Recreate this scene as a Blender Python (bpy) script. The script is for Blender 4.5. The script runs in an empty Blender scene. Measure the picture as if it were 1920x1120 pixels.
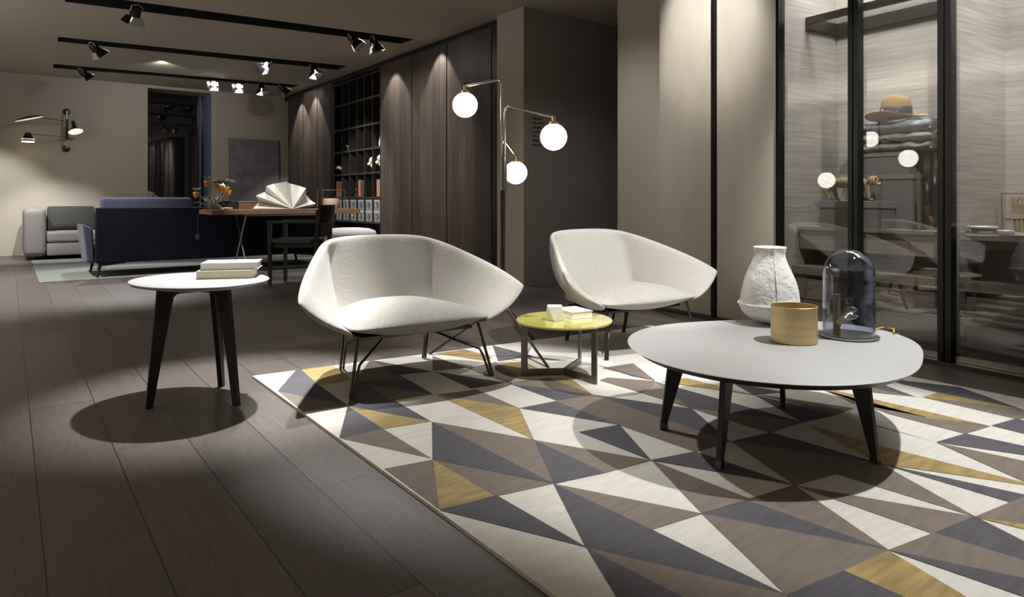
import bpy, bmesh, math, random
from mathutils import Vector, Matrix, Euler
random.seed(7)
PI = math.pi
scn = bpy.context.scene
COL = scn.collection
R = math.radians

# ------------------------------------------------------------------ camera
EYE = 0.92
FPX, HY = 1260.0, 372.0                      # focal length in pixels, horizon row (1920 x 1120 frame)
SY, CY = 0.6, 0.8                            # the camera looks along (0.6, 0.8, 0)
cam_d = bpy.data.cameras.new('camera')
cam_d.sensor_width = 36.0
cam_d.lens = 36.0 * FPX / 1920.0
cam_d.shift_y = (HY - 560.0) / 1920.0
cam_d.clip_start = 0.05
cam = bpy.data.objects.new('camera', cam_d)
COL.objects.link(cam)
cam.location = (0, 0, EYE)
cam.rotation_euler = (PI / 2, 0, -math.atan2(SY, CY))
scn.camera = cam

# ------------------------------------------------------------------ world, colour, exposure
w = bpy.data.worlds.new('world'); scn.world = w; w.use_nodes = True
w.node_tree.nodes['Background'].inputs[0].default_value = (0.9, 0.86, 0.8, 1)
w.node_tree.nodes['Background'].inputs[1].default_value = 0.05
vs = scn.view_settings
scn.display_settings.display_device = 'sRGB'
vs.view_transform = 'Standard'; vs.look = 'None'; vs.gamma = 1.0; vs.use_curve_mapping = False
vs.exposure = 0.0
scn.cycles.use_denoising = True
scn.cycles.max_bounces = 10
scn.cycles.diffuse_bounces = 4
scn.cycles.transparent_max_bounces = 16
scn.cycles.caustics_reflective = False
scn.cycles.caustics_refractive = False
scn.cycles.sample_clamp_indirect = 4.0

WARM = (1.0, 0.97, 0.92); NEUT = (1.0, 0.995, 0.985)
def spot(name, loc, tgt, watt, deg, blend=0.35, size=0.03, col=NEUT):
    l = bpy.data.lights.new(name, 'SPOT'); l.energy = watt; l.spot_size = R(deg); l.spot_blend = blend
    l.shadow_soft_size = size; l.color = col
    o = bpy.data.objects.new(name, l); COL.objects.link(o); o.location = loc
    o.rotation_euler = (Vector(tgt) - Vector(loc)).to_track_quat('-Z', 'Y').to_euler()
    return o
def area(name, loc, rot, sx, sy, watt, col=WARM, spread=180):
    l = bpy.data.lights.new(name, 'AREA'); l.shape = 'RECTANGLE'; l.size = sx; l.size_y = sy; l.energy = watt; l.color = col; l.spread = R(spread)
    o = bpy.data.objects.new(name, l); COL.objects.link(o); o.location = loc; o.rotation_euler = rot
    return o
# track spotlights and wall washers of the showroom, plus an added chair fill
spot('spot_side_table', (1.36, 3.75, 2.9), (0.90, 3.36, 0.1), 860, 36, 0.8)
spot('spot_left_chair', (1.75, 4.3, 2.9), (1.74, 2.72, 0.15), 405, 40, 0.45)
spot('fill_left_chair_back', (1.8, 1.5, 2.9), (1.62, 3.40, 0.5), 105, 17, 0.8)  # added fill, lifts the dim inside of the chair back
spot('spot_coffee_table', (3.1, 0.65, 2.9), (2.42, 1.24, 0.0), 400, 45, 0.5)
spot('spot_yellow_table', (2.05, 0.95, 2.9), (2.85, 2.8, 0.3), 330, 36, 0.5)
spot('spot_right_chair', (3.25, 1.7, 2.9), (3.0, 2.95, 0.4), 285, 42, 0.5)
spot('wash_leather_doors', (3.42, 3.3, 2.92), (4.30, 3.22, 2.33), 105, 58, 0.6)
spot('wash_leather_low', (2.9, 3.2, 2.9), (4.3, 3.15, 1.7), 50, 60, 1.0)
spot('wash_timber_a', (4.08, 8.50, 2.92), (4.30, 8.50, 1.6), 75, 74, 0.25)
spot('wash_timber_b', (4.14, 7.27, 2.92), (4.34, 7.27, 1.6), 75, 76, 0.25)
spot('wash_timber_c', (4.08, 12.25, 2.92), (4.30, 12.25, 1.6), 75, 74, 0.25)
spot('wash_timber_d', (4.12, 11.55, 2.92), (4.32, 11.55, 1.6), 75, 74, 0.25)
spot('spot_timber_front', (1.8, 7.2, 2.9), (4.34, 7.8, 1.2), 200, 60, 0.8)
spot('spot_cubbyholes', (2.6, 9.3, 2.9), (4.5, 9.6, 0.9), 260, 50, 0.5)
spot('spot_pier', (3.2, 4.3, 2.9), (4.6, 4.5, 1.0), 60, 80, 0.9)
spot('wash_back_wall', (1.8, 10.9, 2.9), (2.2, 13.4, 1.7), 45, 105, 0.9)
spot('spot_back_wall', (-0.6, 11.3, 2.9), (-0.4, 13.4, -0.2), 300, 58, 0.5)
spot('spot_blue_sofa', (1.4, 10.6, 2.9), (1.3, 9.3, 0.4), 260, 60, 0.4)
spot('spot_sofa_rug', (3.0, 9.9, 2.9), (2.7, 9.2, 0.0), 260, 60, 0.4)
spot('spot_grey_sofa', (0.6, 10.9, 2.9), (0.6, 12.5, 0.4), 330, 50, 0.5)
spot('spot_left_floor', (-0.3, 8.2, 2.9), (0.0, 8.6, 0.0), 560, 90, 0.6)
spot('spot_desk', (2.2, 6.6, 2.9), (2.9, 8.5, 0.8), 300, 40, 0.5)
spot('spot_pouf', (3.2, 7.2, 2.9), (3.25, 7.55, 0.4), 200, 36, 0.5)
spot('spot_wardrobe', (2.9, 1.0, 2.9), (4.65, 1.95, 1.0), 420, 42, 0.6)
area('wardrobe_light', (4.46, 2.0, 2.86), (0, R(-14), R(-4.5)), 0.35, 1.0, 40, NEUT, 130)
area('wardrobe_light_right', (4.38, 0.95, 2.86), (0, R(-14), R(-4.5)), 0.35, 1.0, 40, NEUT, 130)
# added area lights out of view, soft fill for the ceiling and room
area('ceiling_fill_left', (-3.2, 6.5, 1.9), (PI, 0, 0), 2.0, 6.0, 285, NEUT)
area('ceiling_fill_behind', (0.5, -1.6, 1.9), (PI, 0, 0), 5.0, 1.5, 36, NEUT)

# ------------------------------------------------------------------ pixel of the photograph -> point in the room
def ray(px, py):
    a = (px - 960.0) / FPX; b = -(py - HY) / FPX
    return Vector((SY + CY * a, CY - SY * a, b))
EYEV = Vector((0, 0, EYE))
def at_z(px, py, z=0.0):
    d = ray(px, py); return EYEV + d * ((z - EYE) / d.z)
def at_y(px, py, Y):
    d = ray(px, py); return EYEV + d * (Y / d.y)
def at_x(px, py, X):
    d = ray(px, py); return EYEV + d * (X / d.x)
def at_d(px, py, D):
    return EYEV + ray(px, py) * D

# ------------------------------------------------------------------ materials
MATS = {}
def mat(name, col, rough=0.5, metal=0.0, bump=None, vary=None, coat=0.0, sheen=0.0, emit=None, spec=0.5, subs=0.0):
    """col rgb; vary=(scale, amount, stretch xyz) noise tint; bump=(scale, strength)"""
    if name in MATS: return MATS[name]
    m = bpy.data.materials.new(name); m.use_nodes = True
    nt = m.node_tree; b = nt.nodes['Principled BSDF']
    b.inputs['Base Color'].default_value = (*col, 1); b.inputs['Roughness'].default_value = rough
    b.inputs['Metallic'].default_value = metal; b.inputs['Specular IOR Level'].default_value = spec
    b.inputs['Coat Weight'].default_value = coat; b.inputs['Coat Roughness'].default_value = 0.1
    b.inputs['Sheen Weight'].default_value = sheen; b.inputs['Sheen Roughness'].default_value = 0.4
    if emit:
        b.inputs['Emission Color'].default_value = (*emit[0], 1); b.inputs['Emission Strength'].default_value = emit[1]
    tc = nt.nodes.new('ShaderNodeTexCoord')
    if vary:
        mp = nt.nodes.new('ShaderNodeMapping'); mp.inputs['Scale'].default_value = vary[2] if len(vary) > 2 else (1, 1, 1)
        n = nt.nodes.new('ShaderNodeTexNoise'); n.inputs['Scale'].default_value = vary[0]; n.inputs['Detail'].default_value = 6
        rp = nt.nodes.new('ShaderNodeValToRGB')
        k = vary[1]
        rp.color_ramp.elements[0].position = 0.3; rp.color_ramp.elements[1].position = 0.7
        rp.color_ramp.elements[0].color = (*[c * (1 - k) for c in col], 1)
        rp.color_ramp.elements[1].color = (*[min(1, c * (1 + k)) for c in col], 1)
        nt.links.new(tc.outputs['Object'], mp.inputs[0]); nt.links.new(mp.outputs[0], n.inputs['Vector'])
        nt.links.new(n.outputs[0], rp.inputs[0]); nt.links.new(rp.outputs[0], b.inputs['Base Color'])
    if bump:
        mp2 = nt.nodes.new('ShaderNodeMapping'); mp2.inputs['Scale'].default_value = bump[2] if len(bump) > 2 else (1, 1, 1)
        n2 = nt.nodes.new('ShaderNodeTexNoise'); n2.inputs['Scale'].default_value = bump[0]; n2.inputs['Detail'].default_value = 4
        bp = nt.nodes.new('ShaderNodeBump'); bp.inputs['Strength'].default_value = bump[1]; bp.inputs['Distance'].default_value = 0.01
        nt.links.new(tc.outputs['Object'], mp2.inputs[0]); nt.links.new(mp2.outputs[0], n2.inputs['Vector'])
        nt.links.new(n2.outputs[0], bp.inputs['Height']); nt.links.new(bp.outputs[0], b.inputs['Normal'])
    MATS[name] = m
    return m

def pane_mat(name, tint, ior=1.5, fac_mul=1.0, rough=0.0):
    """clear glass sheet: see-through with a Fresnel mirror"""
    m = bpy.data.materials.new(name); m.use_nodes = True; nt = m.node_tree
    for n in list(nt.nodes): nt.nodes.remove(n)
    out = nt.nodes.new('ShaderNodeOutputMaterial'); mx = nt.nodes.new('ShaderNodeMixShader')
    tr = nt.nodes.new('ShaderNodeBsdfTransparent'); tr.inputs[0].default_value = (*tint, 1)
    gl = nt.nodes.new('ShaderNodeBsdfGlossy'); gl.inputs['Roughness'].default_value = rough
    fr = nt.nodes.new('ShaderNodeFresnel')
    # the sheet does not bend the ray, so both of its faces use the same Fresnel curve
    ge = nt.nodes.new('ShaderNodeNewGeometry'); mr = nt.nodes.new('ShaderNodeMapRange')
    mr.inputs['To Min'].default_value = ior; mr.inputs['To Max'].default_value = 1.0 / ior
    nt.links.new(ge.outputs['Backfacing'], mr.inputs[0]); nt.links.new(mr.outputs[0], fr.inputs[0])
    mu = nt.nodes.new('ShaderNodeMath'); mu.operation = 'MULTIPLY'; mu.inputs[1].default_value = fac_mul; mu.use_clamp = True
    nt.links.new(fr.outputs[0], mu.inputs[0]); nt.links.new(mu.outputs[0], mx.inputs[0])
    nt.links.new(tr.outputs[0], mx.inputs[1]); nt.links.new(gl.outputs[0], mx.inputs[2]); nt.links.new(mx.outputs[0], out.inputs[0])
    return m

def wood_mat(name, c1, c2, scale, axis_stretch, rough=0.45, bump=0.1, band=None, spec=0.4):
    """streaky veneer: noise stretched along the grain; band=(axis, width) gives each slat its own tone"""
    m = bpy.data.materials.new(name); m.use_nodes = True; nt = m.node_tree; L = nt.links.new
    b = nt.nodes['Principled BSDF']; b.inputs['Roughness'].default_value = rough; b.inputs['Specular IOR Level'].default_value = spec
    tc = nt.nodes.new('ShaderNodeTexCoord'); mp = nt.nodes.new('ShaderNodeMapping'); mp.inputs['Scale'].default_value = axis_stretch
    L(tc.outputs['Object'], mp.inputs[0])
    n = nt.nodes.new('ShaderNodeTexNoise'); n.inputs['Scale'].default_value = scale; n.inputs['Detail'].default_value = 8; n.inputs['Roughness'].default_value = 0.65
    L(mp.outputs[0], n.inputs['Vector'])
    rp = nt.nodes.new('ShaderNodeValToRGB'); rp.color_ramp.elements[0].position = 0.35; rp.color_ramp.elements[1].position = 0.68
    rp.color_ramp.elements[0].color = (*c1, 1); rp.color_ramp.elements[1].color = (*c2, 1)
    L(n.outputs[0], rp.inputs[0]); src = rp.outputs[0]
    if band:
        sx = nt.nodes.new('ShaderNodeSeparateXYZ'); L(tc.outputs['Object'], sx.inputs[0])
        dv = nt.nodes.new('ShaderNodeMath'); dv.operation = 'DIVIDE'; dv.inputs[1].default_value = band[1]; L(sx.outputs[band[0]], dv.inputs[0])
        fl = nt.nodes.new('ShaderNodeMath'); fl.operation = 'FLOOR'; L(dv.outputs[0], fl.inputs[0])
        wn = nt.nodes.new('ShaderNodeTexWhiteNoise'); wn.noise_dimensions = '1D'; L(fl.outputs[0], wn.inputs['W'])
        mr = nt.nodes.new('ShaderNodeMapRange'); mr.inputs['To Min'].default_value = 1 - band[2]; mr.inputs['To Max'].default_value = 1 + band[2]; L(wn.outputs['Value'], mr.inputs[0])
        fr = nt.nodes.new('ShaderNodeMath'); fr.operation = 'FRACT'; L(dv.outputs[0], fr.inputs[0])
        gt = nt.nodes.new('ShaderNodeMath'); gt.operation = 'GREATER_THAN'; gt.inputs[1].default_value = 0.055; L(fr.outputs[0], gt.inputs[0])
        mr2 = nt.nodes.new('ShaderNodeMapRange'); mr2.inputs['To Min'].default_value = 0.55; L(gt.outputs[0], mr2.inputs[0])
        mm = nt.nodes.new('ShaderNodeMath'); mm.operation = 'MULTIPLY'; L(mr.outputs[0], mm.inputs[0]); L(mr2.outputs[0], mm.inputs[1])
        vm = nt.nodes.new('ShaderNodeVectorMath'); vm.operation = 'SCALE'; L(src, vm.inputs[0]); L(mm.outputs[0], vm.inputs['Scale']); src = vm.outputs[0]
    L(src, b.inputs['Base Color'])
    bp = nt.nodes.new('ShaderNodeBump'); bp.inputs['Strength'].default_value = bump; bp.inputs['Distance'].default_value = 0.005
    L(n.outputs[0], bp.inputs['Height']); L(bp.outputs[0], b.inputs['Normal'])
    MATS[name] = m
    return m

# ------------------------------------------------------------------ mesh building
class MB:
    def __init__(s): s.bm = bmesh.new()
    def box(s, x0, x1, y0, y1, z0, z1, M=None, bev=0.0, seg=2):
        r = bmesh.ops.create_cube(s.bm, size=1.0)
        vs_ = r['verts']
        bmesh.ops.transform(s.bm, matrix=Matrix.Translation(((x0 + x1) / 2, (y0 + y1) / 2, (z0 + z1) / 2)) @ Matrix.Diagonal((abs(x1 - x0), abs(y1 - y0), abs(z1 - z0), 1)), verts=vs_)
        if bev:
            es = list({e for v in vs_ for e in v.link_edges})
            g = bmesh.ops.bevel(s.bm, geom=es, offset=bev, segments=seg, affect='EDGES', profile=0.6)
            vs_ = list({v for f in g['faces'] for v in f.verts} | {v for v in vs_ if v.is_valid})
        if M is not None: bmesh.ops.transform(s.bm, matrix=M, verts=vs_)
        return s
    def rod(s, p, q, r0, r1=None, n=12, cap=True):
        p, q = Vector(p), Vector(q); d = q - p
        M = Matrix.Translation((p + q) / 2) @ d.to_track_quat('Z', 'Y').to_matrix().to_4x4()
        bmesh.ops.create_cone(s.bm, cap_ends=cap, segments=n, radius1=r0, radius2=r0 if r1 is None else r1, depth=d.length, matrix=M)
        return s
    def tube(s, pts, r, n=10, radii=None):
        pts = [Vector(p) for p in pts]; rings = []
        up = Vector((0, 0, 1))
        prev = None
        for i, p in enumerate(pts):
            t = (pts[min(i + 1, len(pts) - 1)] - pts[max(i - 1, 0)]).normalized()
            if prev is None:
                a = up if abs(t.z) < 0.9 else Vector((1, 0, 0))
                u = t.cross(a).normalized()
            else:
                u = (prev - t * prev.dot(t)).normalized()
            prev = u; v = t.cross(u); rr = radii[i] if radii else r
            rings.append([s.bm.verts.new(p + (u * math.cos(2 * PI * k / n) + v * math.sin(2 * PI * k / n)) * rr) for k in range(n)])
        for a, b in zip(rings, rings[1:]):
            for k in range(n): s.bm.faces.new((a[k], a[(k + 1) % n], b[(k + 1) % n], b[k]))
        s.bm.faces.new(list(reversed(rings[0]))); s.bm.faces.new(rings[-1])
        return s
    def lathe(s, prof, c=(0, 0, 0), n=40, M=None):
        """prof: (radius, z) list bottom to top"""
        rings = []; new = []
        for r, z in prof:
            if r < 1e-5: ring = [s.bm.verts.new((c[0], c[1], c[2] + z))]
            else: ring = [s.bm.verts.new((c[0] + r * math.cos(2 * PI * k / n), c[1] + r * math.sin(2 * PI * k / n), c[2] + z)) for k in range(n)]
            rings.append(ring); new += ring
        for a, b in zip(rings, rings[1:]):
            for k in range(n):
                k2 = (k + 1) % n
                if len(a) == 1 and len(b) == 1: continue
                if len(a) == 1: s.bm.faces.new((a[0], b[k2], b[k]))
                elif len(b) == 1: s.bm.faces.new((a[k], a[k2], b[0]))
                else: s.bm.faces.new((a[k], a[k2], b[k2], b[k]))
        if M is not None: bmesh.ops.transform(s.bm, matrix=M, verts=new)
        return s
    def ball(s, c, r, sx=1, sy=1, sz=1, seg=24, M=None):
        T = Matrix.Translation(c) @ (M or Matrix.Identity(4)) @ Matrix.Diagonal((sx * r, sy * r, sz * r, 1))
        bmesh.ops.create_uvsphere(s.bm, u_segments=seg, v_segments=max(6, seg // 2), radius=1.0, matrix=T)
        return s
    def prism(s, poly, t, M=None):
        """poly: list of (a,b) in the XZ plane of the prism, extruded +-t/2 along Y"""
        f = [s.bm.verts.new((a, -t / 2, b)) for a, b in poly]; g = [s.bm.verts.new((a, t / 2, b)) for a, b in poly]
        n = len(poly)
        s.bm.faces.new(f); s.bm.faces.new(list(reversed(g)))
        for k in range(n): s.bm.faces.new((f[(k + 1) % n], f[k], g[k], g[(k + 1) % n]))
        if M is not None: bmesh.ops.transform(s.bm, matrix=M, verts=f + g)
        return s
    def hexa(s, b4, t4):
        """box from 4 bottom and 4 top points"""
        a = [s.bm.verts.new(p) for p in b4]; b = [s.bm.verts.new(p) for p in t4]
        s.bm.faces.new(list(reversed(a))); s.bm.faces.new(b)
        for k in range(4): s.bm.faces.new((a[k], a[(k + 1) % 4], b[(k + 1) % 4], b[k]))
        return s
    def face(s, pts, mi=0):
        f = s.bm.faces.new([s.bm.verts.new(p) for p in pts]); f.material_index = mi
        return s
    def hull(s, pts):
        v = [s.bm.verts.new(p) for p in pts]
        bmesh.ops.convex_hull(s.bm, input=v)
        return s
    def build(s, name, m, parent=None, smooth=False, bev=0.0, sub=0, angle=40, loc=None):
        bmesh.ops.recalc_face_normals(s.bm, faces=s.bm.faces)
        me = bpy.data.meshes.new(name); s.bm.to_mesh(me); s.bm.free()
        for mm in (m if isinstance(m, (list, tuple)) else [m]): me.materials.append(mm)
        o = bpy.data.objects.new(name, me); COL.objects.link(o)
        if parent: o.parent = parent
        if loc is not None: o.location = loc
        if smooth:
            for p in me.polygons: p.use_smooth = True
            if angle < 180:
                me.set_sharp_from_angle(angle=R(angle))
        if bev:
            md = o.modifiers.new('bevel', 'BEVEL'); md.width = bev; md.segments = 3; md.limit_method = 'ANGLE'; md.angle_limit = R(35)
        if sub:
            md = o.modifiers.new('subdivision', 'SUBSURF'); md.levels = sub; md.render_levels = sub
        return o

def outline(c, th):
    r = c[0]
    for k in range(1, len(c) // 2 + 1): r += c[2 * k - 1] * math.cos(k * th) + c[2 * k] * math.sin(k * th)
    return r
def reshape(mb, c):
    """turn a unit lathe into a softly rounded top: scale every radius by the outline r(angle)"""
    for v in mb.bm.verts:
        k = outline(c, math.atan2(v.co.y, v.co.x)); v.co.x *= k; v.co.y *= k
    return mb
def tag(o, label=None, cat=None, group=None, kind=None):
    if label: o['label'] = label
    if cat: o['category'] = cat
    if group: o['group'] = group
    if kind: o['kind'] = kind
    return o
def thing(name, label, cat, loc=(0, 0, 0), rz=0.0, group=None):
    o = bpy.data.objects.new(name, None); o.empty_display_size = 0.1; COL.objects.link(o)
    o.location = loc; o.rotation_euler = (0, 0, rz)
    return tag(o, label, cat, group)
def struct(o): o['kind'] = 'structure'; return o
def copy_tree(o, parent=None):
    c = o.copy(); COL.objects.link(c)
    if parent: c.parent = parent
    for ch in [x for x in o.children]: copy_tree(ch, c)
    return c
def rz4(a): return Matrix.Rotation(a, 4, 'Z')
# ------------------------------------------------------------------ palette
M_black = mat('black_lacquer', (0.012, 0.012, 0.012), 0.4)
M_blackwood = mat('black_stained_ash', (0.010, 0.009, 0.008), 0.45)
M_bronze = mat('dark_bronze_metal', (0.10, 0.09, 0.08), 0.32, 0.9)
M_steel = mat('brushed_steel', (0.42, 0.40, 0.36), 0.28, 1.0)
M_chrome = mat('chrome', (0.8, 0.8, 0.8), 0.12, 1.0)
M_brass = mat('brass', (0.62, 0.47, 0.25), 0.28, 1.0)
M_white = mat('white_lacquer', (0.40, 0.40, 0.39), 0.42)
M_linen = mat('oatmeal_linen', (0.395, 0.377, 0.342), 0.95, 0, (260, 0.35, (1, 1, 0.25)), (230, 0.14, (0.3, 0.3, 2.0)), sheen=0.15)
M_ceil = mat('ceiling_paint', (0.52, 0.455, 0.375), 0.9)
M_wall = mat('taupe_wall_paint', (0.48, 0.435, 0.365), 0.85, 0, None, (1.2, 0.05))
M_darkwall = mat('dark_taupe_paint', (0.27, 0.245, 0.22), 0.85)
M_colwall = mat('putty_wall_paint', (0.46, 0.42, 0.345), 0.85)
M_slot = mat('black_track_channel', (0.004, 0.004, 0.004), 0.6)
M_leather = mat('cream_leather', (0.44, 0.39, 0.32), 0.6, 0, (6, 0.12, (1, 1, 0.5)), (2.5, 0.12, (1, 1.4, 0.6)))
M_frame = mat('black_anodised_frame', (0.010, 0.010, 0.009), 0.3, 0.5)
M_darkwood = wood_mat('smoked_oak_panel', (0.050, 0.038, 0.030), (0.115, 0.088, 0.070), 6.0, (1, 9, 0.2), 0.45, 0.06, ('Y', 0.17, 0.16))
M_shelf = mat('dark_brown_shelf_lacquer', (0.035, 0.031, 0.028), 0.5)
M_ward = wood_mat('pale_grey_oak_veneer', (0.232, 0.21, 0.188), (0.37, 0.347, 0.315), 3.0, (.8, 0.8, 26), 0.5, 0.03)
M_ward2 = wood_mat('grey_brown_oak_veneer', (0.16, 0.13, 0.105), (0.25, 0.21, 0.175), 5.0, (2, 0.6, 9), 0.5, 0.05)
M_glass = pane_mat('clear_wardrobe_glass', (0.86, 0.86, 0.85), 1.5, 1.6)
M_smoke = pane_mat('smoked_blue_glass', (0.83, 0.855, 0.915), 1.5, 1.7, 0.03)
M_clear = pane_mat('clear_glass', (0.95, 0.96, 0.95), 1.5, 1.2)
M_paper = mat('white_paper', (0.72, 0.70, 0.64), 0.85)
M_navy = mat('navy_velvet', (0.0045, 0.006, 0.013), 0.9, 0, None, (3, 0.3), spec=0.2)
M_navy2 = mat('navy_velvet_light', (0.042, 0.05, 0.09), 0.8, 0, None, (3, 0.25), sheen=0.1)
M_grey = mat('grey_woven_sofa', (0.26, 0.245, 0.23), 0.95, 0, (150, 0.3))
M_greyd = mat('charcoal_cushion', (0.055, 0.053, 0.05), 0.95, 0, (120, 0.3))
M_walnut = wood_mat('walnut_veneer', (0.13, 0.068, 0.038), (0.25, 0.14, 0.085), 6, (1.2, 6, 12), 0.4, 0.05)

# oak floor boards: brick pattern turned so the boards run along Y
def floor_mat():
    m = bpy.data.materials.new('dark_oak_boards'); m.use_nodes = True; nt = m.node_tree; L = nt.links.new
    b = nt.nodes['Principled BSDF']
    tc = nt.nodes.new('ShaderNodeTexCoord'); sx = nt.nodes.new('ShaderNodeSeparateXYZ'); L(tc.outputs['Object'], sx.inputs[0])
    W, LEN = 0.238, 1.95
    def math_(op, a, bb=None):
        n = nt.nodes.new('ShaderNodeMath'); n.operation = op
        for i, v in enumerate((a, bb)):
            if v is None: continue
            if isinstance(v, (int, float)): n.inputs[i].default_value = v
            else: L(v, n.inputs[i])
        return n.outputs[0]
    u = math_('DIVIDE', math_('SUBTRACT', sx.outputs['X'], 0.074), W)
    row = math_('FLOOR', u)
    wn = nt.nodes.new('ShaderNodeTexWhiteNoise'); wn.noise_dimensions = '1D'; L(row, wn.inputs['W'])
    v = math_('ADD', math_('DIVIDE', sx.outputs['Y'], LEN), math_('MULTIPLY', wn.outputs['Value'], 3.7))
    brd = math_('FLOOR', v)
    cmb = nt.nodes.new('ShaderNodeCombineXYZ'); L(row, cmb.inputs[0]); L(brd, cmb.inputs[1])
    wn2 = nt.nodes.new('ShaderNodeTexWhiteNoise'); wn2.noise_dimensions = '2D'; L(cmb.outputs[0], wn2.inputs['Vector'])
    fu = math_('FRACT', u); fv = math_('FRACT', v)
    gu = math_('MINIMUM', fu, math_('SUBTRACT', 1.0, fu)); gv = math_('MINIMUM', fv, math_('SUBTRACT', 1.0, fv))
    g = math_('MULTIPLY', math_('GREATER_THAN', gu, 0.007), math_('GREATER_THAN', gv, 0.0009))
    # cathedral grain: rings of a noise field stretched along the board
    off = nt.nodes.new('ShaderNodeVectorMath'); off.operation = 'SCALE'; L(wn2.outputs['Color'], off.inputs[0]); off.inputs['Scale'].default_value = 40
    ad = nt.nodes.new('ShaderNodeVectorMath'); L(tc.outputs['Object'], ad.inputs[0]); L(off.outputs[0], ad.inputs[1])
    mp = nt.nodes.new('ShaderNodeMapping'); mp.inputs['Scale'].default_value = (3.2, 0.75, 1); L(ad.outputs[0], mp.inputs[0])
    n1 = nt.nodes.new('ShaderNodeTexNoise'); n1.inputs['Scale'].default_value = 1.6; n1.inputs['Detail'].default_value = 2; L(mp.outputs[0], n1.inputs['Vector'])
    rings = math_('FRACT', math_('MULTIPLY', n1.outputs[0], 44.0))
    mp2 = nt.nodes.new('ShaderNodeMapping'); mp2.inputs['Scale'].default_value = (60, 3, 1); L(ad.outputs[0], mp2.inputs[0])
    n2 = nt.nodes.new('ShaderNodeTexNoise'); n2.inputs['Scale'].default_value = 2.0; n2.inputs['Detail'].default_value = 5; L(mp2.outputs[0], n2.inputs['Vector'])
    mixv = math_('ADD', math_('MULTIPLY', rings, 0.22), math_('MULTIPLY', n2.outputs[0], 0.78))
    rp = nt.nodes.new('ShaderNodeValToRGB')
    rp.color_ramp.elements[0].position = 0.15; rp.color_ramp.elements[1].position = 0.85
    rp.color_ramp.elements[0].color = (0.080, 0.068, 0.060, 1); rp.color_ramp.elements[1].color = (0.142, 0.122, 0.109, 1)
    L(mixv, rp.inputs[0])
    tone = math_('ADD', 0.82, math_('MULTIPLY', wn2.outputs['Value'], 0.36))
    tot = math_('MULTIPLY', tone, math_('ADD', 0.12, math_('MULTIPLY', g, 0.88)))
    sc = nt.nodes.new('ShaderNodeVectorMath'); sc.operation = 'SCALE'; L(rp.outputs[0], sc.inputs[0]); L(tot, sc.inputs['Scale'])
    L(sc.outputs[0], b.inputs['Base Color'])
    b.inputs['Roughness'].default_value = 0.42; b.inputs['Specular IOR Level'].default_value = 0.35
    bp = nt.nodes.new('ShaderNodeBump'); bp.inputs['Strength'].default_value = 0.25; bp.inputs['Distance'].default_value = 0.004
    L(math_('ADD', math_('MULTIPLY', mixv, 0.4), g), bp.inputs['Height']); L(bp.outputs[0], b.inputs['Normal'])
    return m
M_floor = floor_mat()
# ------------------------------------------------------------------ room shell
CEIL = 2.93
X0, X1, Y0, Y1 = -5.0, 6.5, -3.0, 13.4
struct(MB().face([(X0, Y0, 0), (X1, Y0, 0), (X1, Y1 + 0.62, 0), (X0, Y1 + 0.62, 0)]).build('floor', M_floor))
# ceiling with three recessed light channels
slots = [[(122, -15), (776, 73.5), (752, 82), (122, 3.5)],
         [(109, 69), (650, 123.5), (633, 131), (108, 78)],
         [(100, 120), (562, 160), (550, 163.5), (100, 127.5)]]
SLOT = [[at_z(x, y, CEIL) for x, y in q] for q in slots]
b = MB()
outer = [b.bm.verts.new((x, y, CEIL)) for x, y in ((X0, Y0), (X1, Y0), (X1, Y1), (X0, Y1))]
es = [b.bm.edges.new((outer[k], outer[(k + 1) % 4])) for k in range(4)]
loops = []
for q in SLOT:
    vsq = [b.bm.verts.new(p) for p in q]; loops.append(vsq)
    es += [b.bm.edges.new((vsq[k], vsq[(k + 1) % 4])) for k in range(4)]
bmesh.ops.triangle_fill(b.bm, use_beauty=True, use_dissolve=False, edges=es)
o = struct(b.build('ceiling', M_ceil))
for i, q in enumerate(SLOT):
    b = MB(); up = Vector((0, 0, 0.14))
    for k in range(4): b.face([q[k], q[(k + 1) % 4], q[(k + 1) % 4] + up, q[k] + up])
    b.face([p + up for p in q])
    struct(b.build('trim_%d' % (i + 1), M_slot))
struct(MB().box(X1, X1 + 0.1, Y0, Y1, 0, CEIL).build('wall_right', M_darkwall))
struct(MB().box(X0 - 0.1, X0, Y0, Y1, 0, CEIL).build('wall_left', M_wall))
struct(MB().box(X0, X1, Y0 - 0.1, Y0, 0, CEIL).build('wall_front', M_wall))
WX0, WX1, WZ = 1.98, 3.04, 2.88
b = MB(); b.box(X0, WX0, Y1, Y1 + 0.6, 0, CEIL); b.box(WX1, X1, Y1, Y1 + 0.6, 0, CEIL); b.box(WX0, WX1, Y1, Y1 + 0.6, WZ, CEIL)
struct(b.build('wall_back', M_wall))
# floor-to-ceiling dark window in the back wall, blue outside light coloured into its reveal
win = thing('window_1', None, None, (0, 0, 0)); struct(win)
M_night = mat('night_glass', (0.006, 0.007, 0.009), 0.02, 0, None, None, 0.6, 0, None, 1.0)
M_reveal = mat('blue_lit_reveal', (0.20, 0.27, 0.42), 0.5)
MB().box(WX0, WX1, Y1 + 0.56, Y1 + 0.58, 0.0, WZ).build('window_pane', M_night, win)
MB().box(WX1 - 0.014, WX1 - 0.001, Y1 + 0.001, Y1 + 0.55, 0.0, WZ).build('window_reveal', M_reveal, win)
MB().box(WX1 - 0.10, WX1 - 0.085, Y1 + 0.48, Y1 + 0.55, 0.0, WZ).build('window_mullion', M_reveal, win)
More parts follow.
